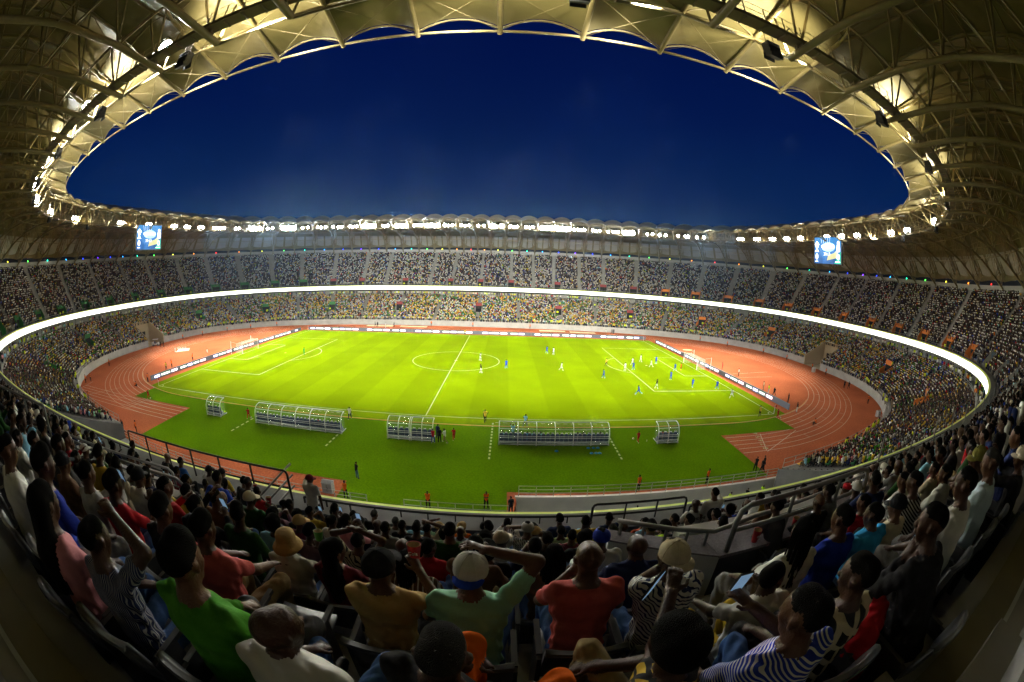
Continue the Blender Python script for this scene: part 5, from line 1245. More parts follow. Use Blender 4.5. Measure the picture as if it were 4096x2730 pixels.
ORD='first second third fourth fifth sixth seventh eighth ninth tenth eleventh twelfth thirteenth fourteenth fifteenth sixteenth seventeenth eighteenth nineteenth twentieth'.split(); ORD+=['twenty-'+w for w in ORD[:9]]+['thirtieth']+['thirty-'+w for w in ORD[:9]]+['fortieth','forty-first']
for k,L_ in ROWP.items():
    for j,(x,o,ta,rown) in enumerate(sorted(L_,key=lambda q:q[0])):
        if ta: del o['tmp']; o['label']=f'spectator in a {ta} top, {rown} row from the front, {ORD[j]} from its left'

V,Q,reg=sdf_mesh([(1,np.array(a_),np.array(b_),r0,r1,.08,None) for a_,b_,r0,r1 in (((-.12,0,.62),(.1,.02,.66),.11,.10),((-.1,-.05,.55),(-.05,-.12,.22),.12,.10),((.08,-.03,.55),(.14,-.1,.2),.10,.11),((.0,-.08,.3),(.05,-.12,.05),.12,.09))],.014,fold=.012)
link('red_jacket',mesh('red_jacket',V,Q,cloth('red'),smooth=True),None,(11.78,-83.25,16.66),.3,label='red padded jacket draped over a seat beside the black sleeved phone user',cat='jacket')
# ================= near rails, portal walls, floor =================
m_blackrail=mat('rail_black',(.012,.012,.013),.35,.3)
m_pgrey=mat('rail_painted_grey',(.20,.20,.195),.38,.3)
fr_=lambda x: (x,float(np.interp(x,XR,YR)))
XR,YR=[],[]
for s in np.arange(-6,6.01,.05):
    p=at(s%NR,float(lerp_s(TR,s%NR))+.78); XR.append(float(p[0])); YR.append(float(p[1]))
def low_rail(x0,x1,name='front_rail',label='',h=.30,step=.67):
    o=empty(name,(0,0,0),label,'railing'); b=MB(); xs=np.arange(x0,x1+.01,step)
    b.tube([(*fr_(x),12.86+h) for x in np.linspace(x0,x1,int((x1-x0)/.6)+2)],.032,8); link('rail',b.mesh('rail',m_blackrail,True),o)
    for x in xs:
        b=MB(); p=fr_(x); b.box((p[0],p[1],12.86+h/2),(.03,.05,h)); b.box((p[0],p[1],12.87),(.10,.12,.02)); link('post',b.mesh('post',m_blackrail),o)
low_rail(4.9,12.1,label='low black front rail in the middle of the near parapet')
low_rail(14.9,34,label='low black front rail of the near parapet to the right of the tall hoop',step=1.0)
low_rail(-34,-3.2,label='low black front rail of the near parapet at the far left',step=1.0)
def hoop(x0,x1,h,name,label,n=3,z0=12.86,y=None,m=m_blackrail,r=.033,mid=True,tilt=0):
    o=empty(name,(0,0,0),label,'railing'); g=fr_ if y is None else (lambda x:(x,y+tilt*(x-x0)))
    b=MB(); P=[(*g(x0),z0)]+[(*g(x0),z0+h-.1),(*g(x0+.03),z0+h-.03),(*g(x0+.1),z0+h)]+[(*g(x),z0+h) for x in np.linspace(x0+.4,x1-.4,6)]+[(*g(x1-.1),z0+h),(*g(x1-.03),z0+h-.03),(*g(x1),z0+h-.1),(*g(x1),z0)]
    b.tube(P,r,8); link('hoop',b.mesh('hoop',m,True),o)
    if mid: b=MB(); b.tube([(*g(x),z0+h*.48) for x in np.linspace(x0,x1,6)],r*.9,8); link('mid_rail',b.mesh('mid_rail',m,True),o)
    for x in np.linspace(x0,x1,n+1)[1:-1]: b=MB(); p=g(x); b.box((p[0],p[1],z0+h/2),(.035,.045,h)); link('post',b.mesh('post',m),o)
hoop(12.2,14.75,.62,'tall_rail','tall black hoop rail on the parapet in front of the standing men',3)
hoop(-3.0,4.5,1.0,'tall_rail','long tall black rail at the left where people sit high',6)
o=empty('stair_handrail',(0,0,0),'slanted grey tubular handrails by the steps at the left of the front rows','handrail'); 
for j in range(3): b=MB(); b.tube([(4.5,-75.5,13.95-.33*j),(3.9,-76.4,13.35-.33*j),(3.4,-77.3,12.9-.3*j)],.03,8); link('handrail_tube',b.mesh('handrail_tube',m_pgrey,True),o)
# right concrete portal wall with ledge
m_pw=mat('portal_concrete_pale',(.62,.62,.60),.8,noise=.06,nscale=3,bump=.3,bscale=60); m_ledge=mat('portal_ledge_stone',(.16,.14,.16),.7,noise=.25,nscale=30,bump=.3,bscale=120)  # even pale tone for the wall panels, mottled dark tone for the ledge
o=empty('entrance_wall',(0,0,0),'pale concrete wall over the stand entrance with a stone ledge, right of centre','wall')
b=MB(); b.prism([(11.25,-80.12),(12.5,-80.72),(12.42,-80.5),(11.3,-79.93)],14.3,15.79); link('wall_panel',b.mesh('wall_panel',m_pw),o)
b=MB(); b.prism([(12.5,-80.72),(15.6,-80.6),(15.6,-80.2),(12.42,-80.3)],14.3,15.77); link('side_panel',b.mesh('side_panel',mat('portal_dark_panel',(.035,.034,.036),.7)),o)  # near-black panel next to the pale one
b=MB(); b.prism([(12.49,-80.74),(15.65,-80.62),(15.65,-80.18),(12.4,-80.25)],15.77,15.82); b.prism([(12.5,-80.74),(12.4,-80.25),(11.95,-80.2),(11.22,-79.9),(11.2,-80.13)],15.79,15.815); link('ledge',b.mesh('ledge',m_ledge),o)
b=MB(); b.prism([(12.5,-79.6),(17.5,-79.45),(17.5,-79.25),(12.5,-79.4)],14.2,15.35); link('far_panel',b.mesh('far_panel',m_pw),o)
o=empty('ledge_rail',(0,0,0),'low grey tubular rail bolted on the pale entrance wall','railing'); b=MB(); P=[(11.35,-80.03,16.02),(12.0,-80.33,16.02),(12.45,-80.5,16.03),(13.2,-80.3,16.0),(17,-79.4,15.62)]; b.tube(P,.03,8); link('rail',b.mesh('rail',m_pgrey,True),o)
for x,y in((11.4,-80.05),(11.65,-80.17),(11.9,-80.29),(12.15,-80.38),(12.38,-80.47)): b=MB(); b.tube([(x,y,15.8),(x,y,16.02)],.02,8); b.lathe([(.04,0),(.04,.012)],10,(x,y,15.805)); link('post',b.mesh('post',m_pgrey),o)
o=empty('ledge_rail',(0,0,0),'tall grey hooped tubular rail above the stone ledge with paper cups','railing'); b=MB(); b.tube([(12.6,-80.68,15.82),(12.62,-80.66,16.25),(12.66,-80.65,16.38),(12.78,-80.64,16.44),(15.1,-80.52,16.5),(15.28,-80.51,16.46),(15.36,-80.5,16.34),(15.4,-80.5,15.82)],.036,10); link('hoop',b.mesh('hoop',m_pgrey,True),o)
b=MB(); b.tube([(12.62,-80.66,16.12),(15.38,-80.5,16.14)],.03,8); link('mid_rail',b.mesh('mid_rail',m_pgrey,True),o)
for x in(13.55,14.5): b=MB(); b.tube([(x,-80.6,15.82),(x,-80.58,16.46)],.026,8); link('post',b.mesh('post',m_pgrey),o)
cup((13.06,-80.62,15.83),'tall red paper cup on the stone ledge, nearer the wall corner','red',0,.2); bpy.context.scene.objects[-1] if 0 else None
cup((13.78,-80.58,15.83),'tall red paper cup on the stone ledge, next to the braided person','red',0,.5)
for o_ in [q for q in C.objects if q.name.startswith('paper_cup') and q.get('label','').startswith('tall')]: o_.scale=(1.25,1.25,1.45)
# left portal wall
o=empty('entrance_wall',(0,0,0),'long pale grey entrance wall with tubular rails at the left of the near rows','wall')
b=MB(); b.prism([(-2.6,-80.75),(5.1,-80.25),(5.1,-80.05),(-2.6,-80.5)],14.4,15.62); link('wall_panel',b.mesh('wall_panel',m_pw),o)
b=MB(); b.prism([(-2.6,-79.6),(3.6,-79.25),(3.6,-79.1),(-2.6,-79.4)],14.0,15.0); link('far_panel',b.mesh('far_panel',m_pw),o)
for (y0,z,x1,lb) in ((-80.55,15.92,5.25,'outer'),(-79.5,15.3,3.7,'inner')):
    o=empty('ledge_rail',(0,0,0),f'{lb} long grey tubular rail on the left entrance wall','railing'); b=MB(); b.tube([(-2.5,y0-.1,z),(x1-.1,y0+.38,z),(x1,y0+.4,z-.08),(x1,y0+.4,z-.35)],.03,8); b.tube([(-2.5,y0-.1,z-.14),(x1-.1,y0+.38,z-.14)],.016,6); link('rail',b.mesh('rail',m_pgrey,True),o)
    for x in np.arange(-2.2,x1-.2,.95): b=MB(); b.tube([(x,y0-.1+(x+2.5)*.062,z-.32),(x,y0-.1+(x+2.5)*.062,z)],.018,6); link('post',b.mesh('post',m_pgrey),o)
hoop(-4.5,.4,.95,'tall_rail','tall grey hooped rail at the far left behind the white shirts',3,z0=15.6,y=-80.9,m=m_pgrey,tilt=.06)
# the camera's own row: tread with metal nosing
b=MB(); s_=np.linspace(-4,5,60)%NR
f=lambda v,z:[tuple(p) for p in P3(s_,upper_t(s_,np.full(60,v)),z)]
b.strip(f(9.25,17.20),f(8.93,17.20)); b.strip(f(8.93,17.20),f(8.93,16.67)); nb=b.link('row_nosing',mat('tread_beige',(.13,.115,.06),.8,noise=.1,nscale=3),stadium)
b=MB(); b.strip(f(9.30,17.215),f(9.25,17.215)); b.link('row_edge',mat('edge_metal',(.5,.52,.5),.35,.6),stadium)
# glass screens at the right
o=empty('glass_screen',(0,0,0),'glass safety screen with slim posts along the front of the right hand upper tier','screen')
m_gl=mat('screen_glass',(.55,.62,.6),.05,alpha=.16,spec=.6)
gp=[]
for s in np.arange(3.55,7.4,.42):
    p=at(s,float(lerp_s(TR,s))+2.1); gp.append((float(p[0]),float(p[1])))
    b=MB(); b.tube([(p[0],p[1],12.4),(p[0],p[1]+.05,15.0)],.035,6); link('post',b.mesh('post',m_pgrey),o)
for p,q in zip(gp,gp[1:]): b=MB(); b.poly([(p[0],p[1],12.8),(q[0],q[1],12.8),(q[0],q[1],14.8),(p[0],p[1],14.8)]); link('glass_pane',b.mesh('glass_pane',m_gl),o)
# ================= rails along the near side of the track =================
xs=[float(v) for v in np.arange(11.6,39,1.5)]
ring_rail('railing',xs,lambda x:(x,-53.45),.12,1.05,3,'grey railing along the edge of the sunken ramp')
ring_rail('railing',[x for x in xs],lambda x:(x,-56.6),-.6,1.0,2,'lower handrail inside the sunken ramp')
ring_rail('railing',[float(s) for s in np.arange(77.6,83.9,.25)],lambda s: at(s,float(lerp_s(TW,s))),.0,1.1,3,'pale railing along the near left track edge')
ring_rail('railing',[float(v) for v in np.arange(2.3,11,1.4)],lambda x:(x,-56.4),0,1.0,2,'railing at the near edge of the turf, centre')
ring_rail('railing',[float(s) for s in np.arange(6.5,12,.25)],lambda s: at(s,float(lerp_s(TW,s))-.5),.0,1.05,3,'pale railing along the near right track edge')
def cabinet(x,y,label):
    o=empty('equipment_cabinet',(x,y,0),label,'cabinet'); b=MB(); b.box((0,0,.55),(.95,.7,1.0)); b.box((0,0,.03),(.85,.6,.06)); link('body',b.mesh('body',mat('cabinet_grey',(.42,.42,.38),.6)),o)
    b=MB(); b.add([(-.52,-.4,1.05),(.52,-.4,1.05),(.52,.4,1.05),(-.52,.4,1.05),(-.52,0,1.25),(.52,0,1.25)],[(0,1,5,4),(3,4,5,2),(0,4,3),(1,2,5),(0,3,2,1)]); link('lid',b.mesh('lid',mat('cabinet_lid',(.5,.5,.46),.5)),o)
    b=MB(); b.box((0,-.36,.6),(.02,.02,.7)); b.box((.1,-.37,.6),(.03,.03,.12)); link('door_handle',b.mesh('door_handle',m_dark),o)
cabinet(-5.0,-55.2,'pale grey cabinet on the red track corner near the left rails'); cabinet(41.2,-55.2,'pale grey cabinet beside the track past the sunken ramp'); cabinet(88.5,-6,'small pale box at the foot of the right end wall'); cabinet(75.5,-40.5,'pale cabinet at the track edge below the right stand')
# ================= pitch furniture =================
m_white=mat('frame_white',(.72,.72,.68),.4); m_poly=mat('polycarbonate',(.8,.9,.88),.08,alpha=.13,spec=.7); m_nseat=mat('dugout_seat',(.015,.035,.10),.45)
def dugout(x0,x1,nb_,label,y=-41.45,per=3,heads=()):
    o=empty('dugout',((x0+x1)/2,y,0),label,'dugout','clear shelters along the near touchline'); w=x1-x0
    prof=[(-.75,.18),(-.78,.9),(-.72,1.4),(-.52,1.85),(-.18,2.18),(.25,2.32),(.62,2.34)]
    for i in range(nb_+1):
        b=MB(); x=-w/2+w*i/nb_; b.tube([(x,p[0],p[1]) for p in prof],.045,6); b.tube([(x,-.8,.12),(x,.75,.12)],.04,6); b.tube([(x,-.78,.1),(x,-.78,.0)],.07,6); b.link('rib',m_white,o,True)
    for (a_,z) in ((-.78,.12),(-.79,.9),(-.77,1.1),(-.5,1.87),(.62,2.34),(-.70,.45)):
        b=MB(); b.tube([(-w/2,a_,z),(w/2,a_,z)],.045 if z<.2 or z>2 else .03,6); b.link('purlin',m_white,o)
    b=MB(); b.strip([(-w/2,p[0],p[1]) for p in prof],[(w/2,p[0],p[1]) for p in prof]); b.link('clear_shell',m_poly,o,True)
    for sg in(-1,1): b=MB(); b.poly([(sg*w/2,p[0],p[1]) for p in prof]+[(sg*w/2,.3,.3)]); b.link('end_panel',m_poly,o)
    b=MB(); b.box((0,-.1,.16),(w,1.2,.06)); b.link('floor_board',mat('dugout_floor',(.06,.09,.06),.8),o)
    n=nb_*per
    for i in range(n):
        x=-w/2+w*(i+.5)/n; b=MB(); b.box((x,-.15,.52),(w/n*.86,.46,.10)); b.box((x,-.40,.76),(w/n*.9,.09,.94),rx=.06); b.box((x,-.36,1.24),(w/n*.5,.10,.16),rx=.08); s_=b.link('seat',m_nseat,o)
        b=MB(); b.box((x,-.37,1.36),(w/n*.42,.10,.07)); b.link('headrest_trim',m_white,s_)
    return o
dugout(-31.0,-28.2,2,'small clear shelter at the far left of the touchline',per=2)
dugout(-21.6,-8.8,6,'long clear team dugout left of the halfway line',per=4)
dugout(-2.95,-.35,2,'left one of the paired officials shelters at the halfway line',per=2); dugout(-.15,2.35,2,'right one of the paired officials shelters at the halfway line',per=2)
dugout(9.75,22.2,6,'long clear team dugout right of the halfway line',per=4); dugout(28.3,31.0,2,'small clear shelter right of the long dugouts',per=2)
# goals
m_net=mat('net_white',(.6,.6,.58),.8)
def goal(sx_,label):
    o=empty('goal',(52.5*sx_,0,0),label,'goal','football goals',rz=0 if sx_>0 else PI); b=MB()
    b.tube([(0,-3.66,0),(0,-3.66,2.44),(0,3.66,2.44),(0,3.66,0)],.07,8); b.link('frame',m_white,o)
    for y in(-4.6,4.6): b=MB(); b.tube([(3.1,y,0),(3.1,y,3.0)],.05,6); b.tube([(3.1,y,2.9),(1.8,y*.8,2.44)],.012,4); b.link('net_pole',m_white,o)
    b=MB(); P=lambda u,v: (0,-3.66+7.32*u,0)
    nU,nV=26,14
    for i in range(nU+1):
        y=-3.66+7.32*i/nU; b.tube([(0,y,2.44),(1.9,y,2.40),(2.3,y,1.2),(2.4,y,.02)],.010,3,cap=False)
    for j in range(nV+1):
        t=j/nV; z=2.40*(1-t); x=1.9+.5*t; b.tube([(x,-3.66,z),(x,3.66,z)],.010,3,cap=False)
    for t in(.4,.8,1.2,1.6): b.tube([(t,-3.66,2.43),(t,3.66,2.43)],.010,3,cap=False)
    for sg in(-1,1):
        for j in range(11): z=2.4*j/11; b.tube([(0,sg*3.66,z),(2.2,sg*3.66,z)],.010,3,cap=False)
        for j in range(9): x=2.2*j/9; b.tube([(x,sg*3.66,0),(x,sg*3.66,2.42)],.010,3,cap=False)
    b.link('net',m_net,o)
goal(1,'white football goal at the right end with netting'); goal(-1,'white football goal at the left end with netting')
for i,(x,y,w) in enumerate(((-52.5,-34,'near left'),(52.5,-34,'near right'),(52.5,34,'far right'),(-52.5,34,'far left'))):
    o=empty('corner_flag',(x,y,0),f'corner flag at the {w} corner of the pitch','flag','corner flags'); b=MB(); b.tube([(0,0,0),(0,0,1.55)],.025,6); b.link('pole',m_white,o); b=MB(); b.add([(0,0,1.54),(.42,.06,1.38),(.4,-.03,1.2),(0,0,1.14)],[(0,1,2,3)]); b.link('flag_cloth',cloth('red'),o)
# LED advertising boards
m_board=mat('board_grey',(.055,.06,.07),.5,emis=.10,ecol=(.5,.55,.65)); m_btxt=mat('board_white',(.9,.9,.9),.5,emis=1.6,ecol=(1,1,1)); m_bb=mat('board_blue',(.02,.05,.5),.5,emis=.8,ecol=(.05,.1,.9)); m_bg=mat('board_green',(.02,.3,.1),.5,emis=.5,ecol=(.1,.6,.2)); m_bp=mat('board_pink',(.7,.1,.2),.5,emis=.7,ecol=(.9,.15,.25))
def pill(b,x0,x1,z0,z1,y):
    r=(z1-z0)/2; b.poly([(x0+r+r*math.cos(t),y,z0+r+r*math.sin(t)) for t in np.linspace(PI/2,1.5*PI,7)]+[(x1-r+r*math.cos(t),y,z0+r+r*math.sin(t)) for t in np.linspace(-PI/2,PI/2,7)])
def board(xa,ya,xb,yb,label):
    L=math.hypot(xb-xa,yb-ya); o=empty('advertising_board',(xa,ya,0),label,'advertising board','LED advertising boards round the pitch',rz=math.atan2(yb-ya,xb-xa))
    b=MB(); b.box((L/2,.12,.5),(L,.2,1.0)); b.link('panel',m_board,o)
    W4=[MB() for _ in range(4)]; x=1.0; k=0; wd=[2.2,3.6,2.6,2.6,2.2,2.5,2.6]; 
    while x<L-3:
        w=wd[k%7]*.78; hi=.44 if k%7 in(0,2,4,6) else .34; z0=.5-hi/2
        oc=W4[(1,3,2,2,1,3,2)[k%7]] if k%7 in(0,4,2,3,6) else W4[1]
        oc=W4[{0:1,4:1,2:3,6:3,3:2,1:2,5:2}[k%7]]
        mm={1:m_bb,2:m_bg,3:m_bp}[{0:1,4:1,2:3,6:3,3:2,1:2,5:2}[k%7]]; t1=MB(); pill(t1,x,x+w,z0,z0+hi,.004); lt=t1.link('lettering',m_btxt,o); t2=MB(); pill(t2,x-.07,x+w+.07,z0-.07,z0+hi+.07,.012); t2.link('outline',mm,lt)
        x+=w+.42+(.6 if k%7 in(2,) else 0)+(2.6 if k%7==6 else 0); k+=1
    for mb,mm,nm in zip(W4,(m_btxt,m_bb,m_bg,m_bp),('lettering','blue_edge','green_edge','pink_edge')):
        if mb.v: mb.link(nm,mm,o)
board(-57.6,-31.9,-55.6,34.2,'grey LED board with white lettering behind the left goal')
board(-54,36.3,-18,36.5,'left third of the far grey LED board'); board(-17.9,36.5,18,36.7,'middle third of the far grey LED board'); board(18.1,36.7,54.4,37.2,'right third of the far grey LED board')
board(55.6,31.7,57.0,-32.6,'grey LED board with white lettering behind the right goal')
# scoreboards
m_scr=bpy.data.materials.new('screen_picture'); m_scr.use_nodes=True; n_=m_scr.node_tree; B_=n_.nodes['Principled BSDF']; tc=n_.nodes.new('ShaderNodeTexCoord'); sp=n_.nodes.new('ShaderNodeSeparateXYZ'); n_.links.new(tc.outputs['Object'],sp.inputs[0])
nz=n_.nodes.new('ShaderNodeTexNoise'); nz.inputs['Scale'].default_value=.5; n_.links.new(tc.outputs['Object'],nz.inputs[0]); mm=n_.nodes.new('ShaderNodeMath'); mm.operation='MULTIPLY_ADD'; mm.inputs[1].default_value=.10; n_.links.new(sp.outputs[2],mm.inputs[0]); n_.links.new(nz.outputs[0],mm.inputs[2])
rp=n_.nodes.new('ShaderNodeValToRGB'); n_.links.new(mm.outputs[0],rp.inputs[0])
for i,(p,c) in enumerate([(0.1,(.01,.10,.32,1)),(.35,(.02,.16,.5,1)),(.5,(.05,.25,.6,1)),(.75,(.03,.22,.55,1)),(.9,(.05,.3,.62,1))]):
    e=rp.color_ramp.elements[i] if i<2 else rp.color_ramp.elements.new(p); e.position=p;e.color=c
n_.links.new(rp.outputs[0],B_.inputs['Emission Color']); B_.inputs['Emission Strength'].default_value=1.2; B_.inputs['Base Color'].default_value=(0,0,0,1)
def eli(b,cx_,cz,rx,rz,y,n=28,a0=0,a1=2*PI): b.poly([(cx_+rx*math.cos(t),y,cz+rz*math.sin(t)) for t in np.linspace(a0,a1,n)])
def em(n,c,e): return mat(n,c,.5,emis=e,ecol=c)
def scoreboard(x,y,a,label,side):
    o=empty('scoreboard',(x,y,31.6),label,'scoreboard','screens hanging under the roof ring',rz=a); w,h=10.2,7.0
    b=MB(); b.box((0,.55,0),(w+.3,1.0,h+.3)); b.link('housing',mat('score_housing',(.05,.05,.05),.6),o)
    b=MB()
    for yy in(.1,1.05):
        for xx in(-w/2-.2,w/2+.2): b.tube([(xx,yy,-h/2-.2),(xx,yy,h/2+.2)],.06,5)
    for zz in np.linspace(-h/2,h/2,7):
        for xx in(-w/2-.2,w/2+.2): b.tube([(xx,.1,zz),(xx,1.05,min(h/2,zz+h/6))],.04,4)
    for xx in(-3,3): b.tube([(xx,.6,h/2),(xx,.6,h/2+3.4)],.07,6)
    b.link('frame',m_steel,o)
    b=MB(); b.poly([(-w/2,.02,-h/2),(w/2,.02,-h/2),(w/2,.02,h/2),(-w/2,.02,h/2)]); scr=b.link('screen',m_scr,o)
    b=MB(); eli(b,.3,.9,2.6,1.25,.0); b.link('stadium_picture',em('scr_pale',(.45,.7,.95),1.0),scr)
    b=MB(); b.poly([(-.2,.01,-2.6),(3.6,.01,-1.9),(4.3,.01,.6),(2.4,.01,-.7),(.3,.01,-1.2)]); b.link('pitch_picture',em('scr_yellow',(.7,.7,.35),.8),scr)
    b=MB(); b.poly([(2.6,.012,-3.4),(5.0,.012,-3.4),(5.0,.012,-.2)]); b.link('corner_picture',em('scr_green',(.02,.5,.25),.9),scr)
    b=MB(); 
    for k in range(5): b.tube([(-2.6+k*.9,-.02,3.4),(-2.2+k*.7,-.02,1.9)],.03,4)
    b.link('light_beams',em('scr_white',(1,1,1),2.2),scr)
    wm=em('scr_white',(1,1,1),2.2)
    b=MB(); b.poly([(-2.3,-.02,1.45),(2.4,-.02,1.45),(2.4,-.02,.75),(-2.3,-.02,.75)][::-1]); b.link('title_bar',wm,scr)
    for (tx,tz,bd,sz) in ((-4.1,-1.75,'0',2.2),(4.1,-1.75,'0',2.2),(-.2,-1.0,'39:13',1.15)):
        t=text('digits',bd,sz,wm,scr,ext=.01); t.rotation_euler=(PI/2,0,0); t.location=(tx,-.03,tz)
    for sg in(-1,1):
        b=MB()
        if sg<0:
            b.poly([(-5.0,-.03,1.6),(-4.1,-.03,2.5),(-3.2,-.03,1.6),(-3.4,-.03,1.35),(-4.1,-.03,1.95),(-4.8,-.03,1.35)]); eli(b,-4.1,1.1,.5,.55,-.03); b.poly([(-4.9,-.03,-.4),(-4.1,-.03,.6),(-3.3,-.03,-.4)][::-1])
        else: eli(b,4.1,2.0,.45,.5,-.03); b.poly([(3.6,-.03,1.6),(4.6,-.03,1.6),(4.75,-.03,-.3),(3.45,-.03,-.3)][::-1])
        b.link('team_crest',wm,scr)
    b=MB(); b.poly([(-4.7,-.03,-3.05),(-3.6,-.03,-3.05),(-3.6,-.03,-2.85),(-4.7,-.03,-2.85)]); b.link('team_name',wm,scr); b=MB(); b.poly([(3.0,-.03,-3.05),(4.8,-.03,-3.05),(4.8,-.03,-2.85),(3.0,-.03,-2.85)]); b.link('team_name',wm,scr)
scoreboard(-92.6,-3.1,math.radians(84),'blue scoreboard screen at the left end of the roof ring','L')
scoreboard(92.6,-3.6,math.radians(-84),'blue scoreboard screen at the right end of the roof ring','R')
# balls, cones, small things
b=MB(); 
bm=bmesh.new(); bmesh.ops.create_icosphere(bm,subdivisions=2,radius=.11); ball=bpy.data.meshes.new('football'); bm.to_mesh(ball); bm.free(); ball.materials.append(m_white); ball.materials.append(cloth('pink'))
for i,p in enumerate(ball.polygons): p.material_index=1 if i%9==0 else 0; p.use_smooth=True
for x,y,w in ((25.7,-40.6,'beside the ball boy in red near the right dugout'),(-47.6,-40.6,'at the feet of the left ball boy'),(-23.3,-41.0,'at the feet of the ball boy by the left long dugout'),(52.4,-36.1,'by the ball boy at the right corner')): link('football',ball,None,(x,y,.12),label='white football '+w,cat='ball',group='footballs')
b=MB(); b.lathe([(.14,0),(.14,.01),(.05,.07),(.03,.07)],12); cone=b.mesh('marker_cone',mat('cone_blue',(.01,.3,.6),.4),True)
for i,(x,y) in enumerate(((16.0,-43.7),(19.7,-42.9),(20.3,-42.9),(20.8,-42.9),(19.8,-44.3),(20.3,-44.3),(20.7,-44.3))):
    o=link('marker_cone',cone,None,(x,y,.012),label='blue training cone '+('alone on the turf behind the right long dugout' if i==0 else ('left','middle','right')[(i-1)%3]+' one in the '+('upper' if i<4 else 'lower')+' row of three'),cat='cone',group='blue training cones'); o.scale=(1.5,)*3
b=MB(); b.lathe([(.035,0),(.035,.17),(.015,.21),(.015,.24),(.01,.24)],10); b.link('water_bottle',m_white,label='small white water bottle standing on the turf',cat='bottle').location=(27.2,-41.4,.01)
o=empty('steeplechase_barrier',(-75,-5.5,0),'red and white steeplechase barrier by the water jump at the left bend','barrier',rz=math.radians(40)); b=MB(); b.box((0,0,.85),(3.6,.13,.13)); b.link('beam',m_white,o)
for x in(-1.2,-.4,.4,1.2): b=MB(); b.box((x,-.07,.85),(.3,.01,.13)); b.link('red_stripe',cloth('red'),o)
for x in(-1.7,1.7): b=MB(); b.box((x,0,.42),(.1,.1,.8)); b.box((x,0,.03),(.12,1.0,.06)); b.link('leg',m_white,o)
sheet('water_jump',[(-78.5,-3),(-75.2,-1.2),(-72.6,-4.2),(-75.4,-7.2)],.014,mat('jump_pale',(.5,.46,.38),.6))
sheet('shot_circle',[(61.9+1.6*math.cos(t),21.1+1.0*math.sin(t)) for t in np.linspace(0,2*PI,24)[:-1]],.014,m_sand)
# service cart by the left tunnel
o=empty('service_cart',(-91.8,-1.5,0),'small white utility cart with a canopy by the left tunnel','cart',rz=.5)
b=MB(); b.box((0,0,.55),(2.6,1.25,.35)); b.box((.95,0,.85),(.6,1.2,.35)); b.box((-.9,0,.95),(.9,1.2,.45)); b.link('body',m_white,o)
b=MB(); b.box((-.1,0,1.95),(2.0,1.25,.06)); b.link('canopy',m_white,o)
b=MB(); b.box((-.1,0,.85),(.6,1.1,.14)); b.box((-.42,0,1.15),(.12,1.1,.5)); b.link('bench_seat',m_nseat,o)
for x in(-.9,.9):
    for y in(-.6,.6): b=MB(); b.tube([(x,y-.07,.3),(x,y+.07,.3)],.29,14); w_=b.link('wheel',m_black,o); b=MB(); b.tube([(x,y-.08,.3),(x,y+.08,.3)],.14,10); b.link('hub',m_rl,w_)
    for y in(-.55,.55): b=MB(); b.tube([(x*.95,y,.8),(x*.85,y,1.95)],.025,5); b.link('canopy_post',m_rl,o)
# ================= people on and around the pitch =================
PM={}
def pm(key,**kw):
    if key not in PM: PM[key]=body_mesh(h=.034,fold=None,**kw)[0]
    return PM[key]
POSE={'stand':lambda:pm('stand',pose='stand',arms=('down','down'),hair='crop'),'hip':lambda:pm('hip',pose='stand',arms=('hip','hip'),hair='crop',spread=.16),
'walk':lambda:pm('walk',pose='stand',walk=.38,arms=('runf','down'),hair='crop'),'run':lambda:pm('run',pose='stand',walk=.62,lean=.18,arms=('runf','runb'),hair='crop',long_t=True),
'pl':lambda:pm('pl',pose='stand',walk=.22,arms=('down','hip'),hair='crop',long_t=True),'pl2':lambda:pm('pl2',pose='stand',walk=.4,arms=('runf','down'),hair='crop',long_t=True),'pl3':lambda:pm('pl3',pose='stand',spread=.22,arms=('down','down'),hair='crop',long_t=True),
'fold':lambda:pm('fold',pose='stand',arms=('fold','fold'),hair='crop',spread=.12),'back':lambda:pm('back',pose='stand',arms=('back','back'),hair='crop',spread=.1),'up':lambda:pm('up',pose='stand',arms=('up','up'),hair='crop'),
'sit':lambda:pm('sit',pose='sit',arms=('knee','knee'),lean=.3,hair='crop')}
def pp(x,y,pose,top,bot,label,face=0.,group=None,z=0.,socks=None,sc=1.,shoes=None):
    o=link('person',POSE[pose](),None,(x,y,z),face,label=label,cat='person'); 
    if group: o['group']=group
    dress(o,int(abs(x*7))%3,top,bot,socks=socks,shoes=shoes); o.scale=(sc,)*3; return o
KIT={'b':('blue','blue','sky'),'w':('white','white','white'),'z':('stripes_v:white:black:9','white','white'),'k':('black','white','white')}
kn={'b':'blue kit with light blue socks','w':'all white kit','z':'black and white striped kit','k':'black shirt and white shorts'}
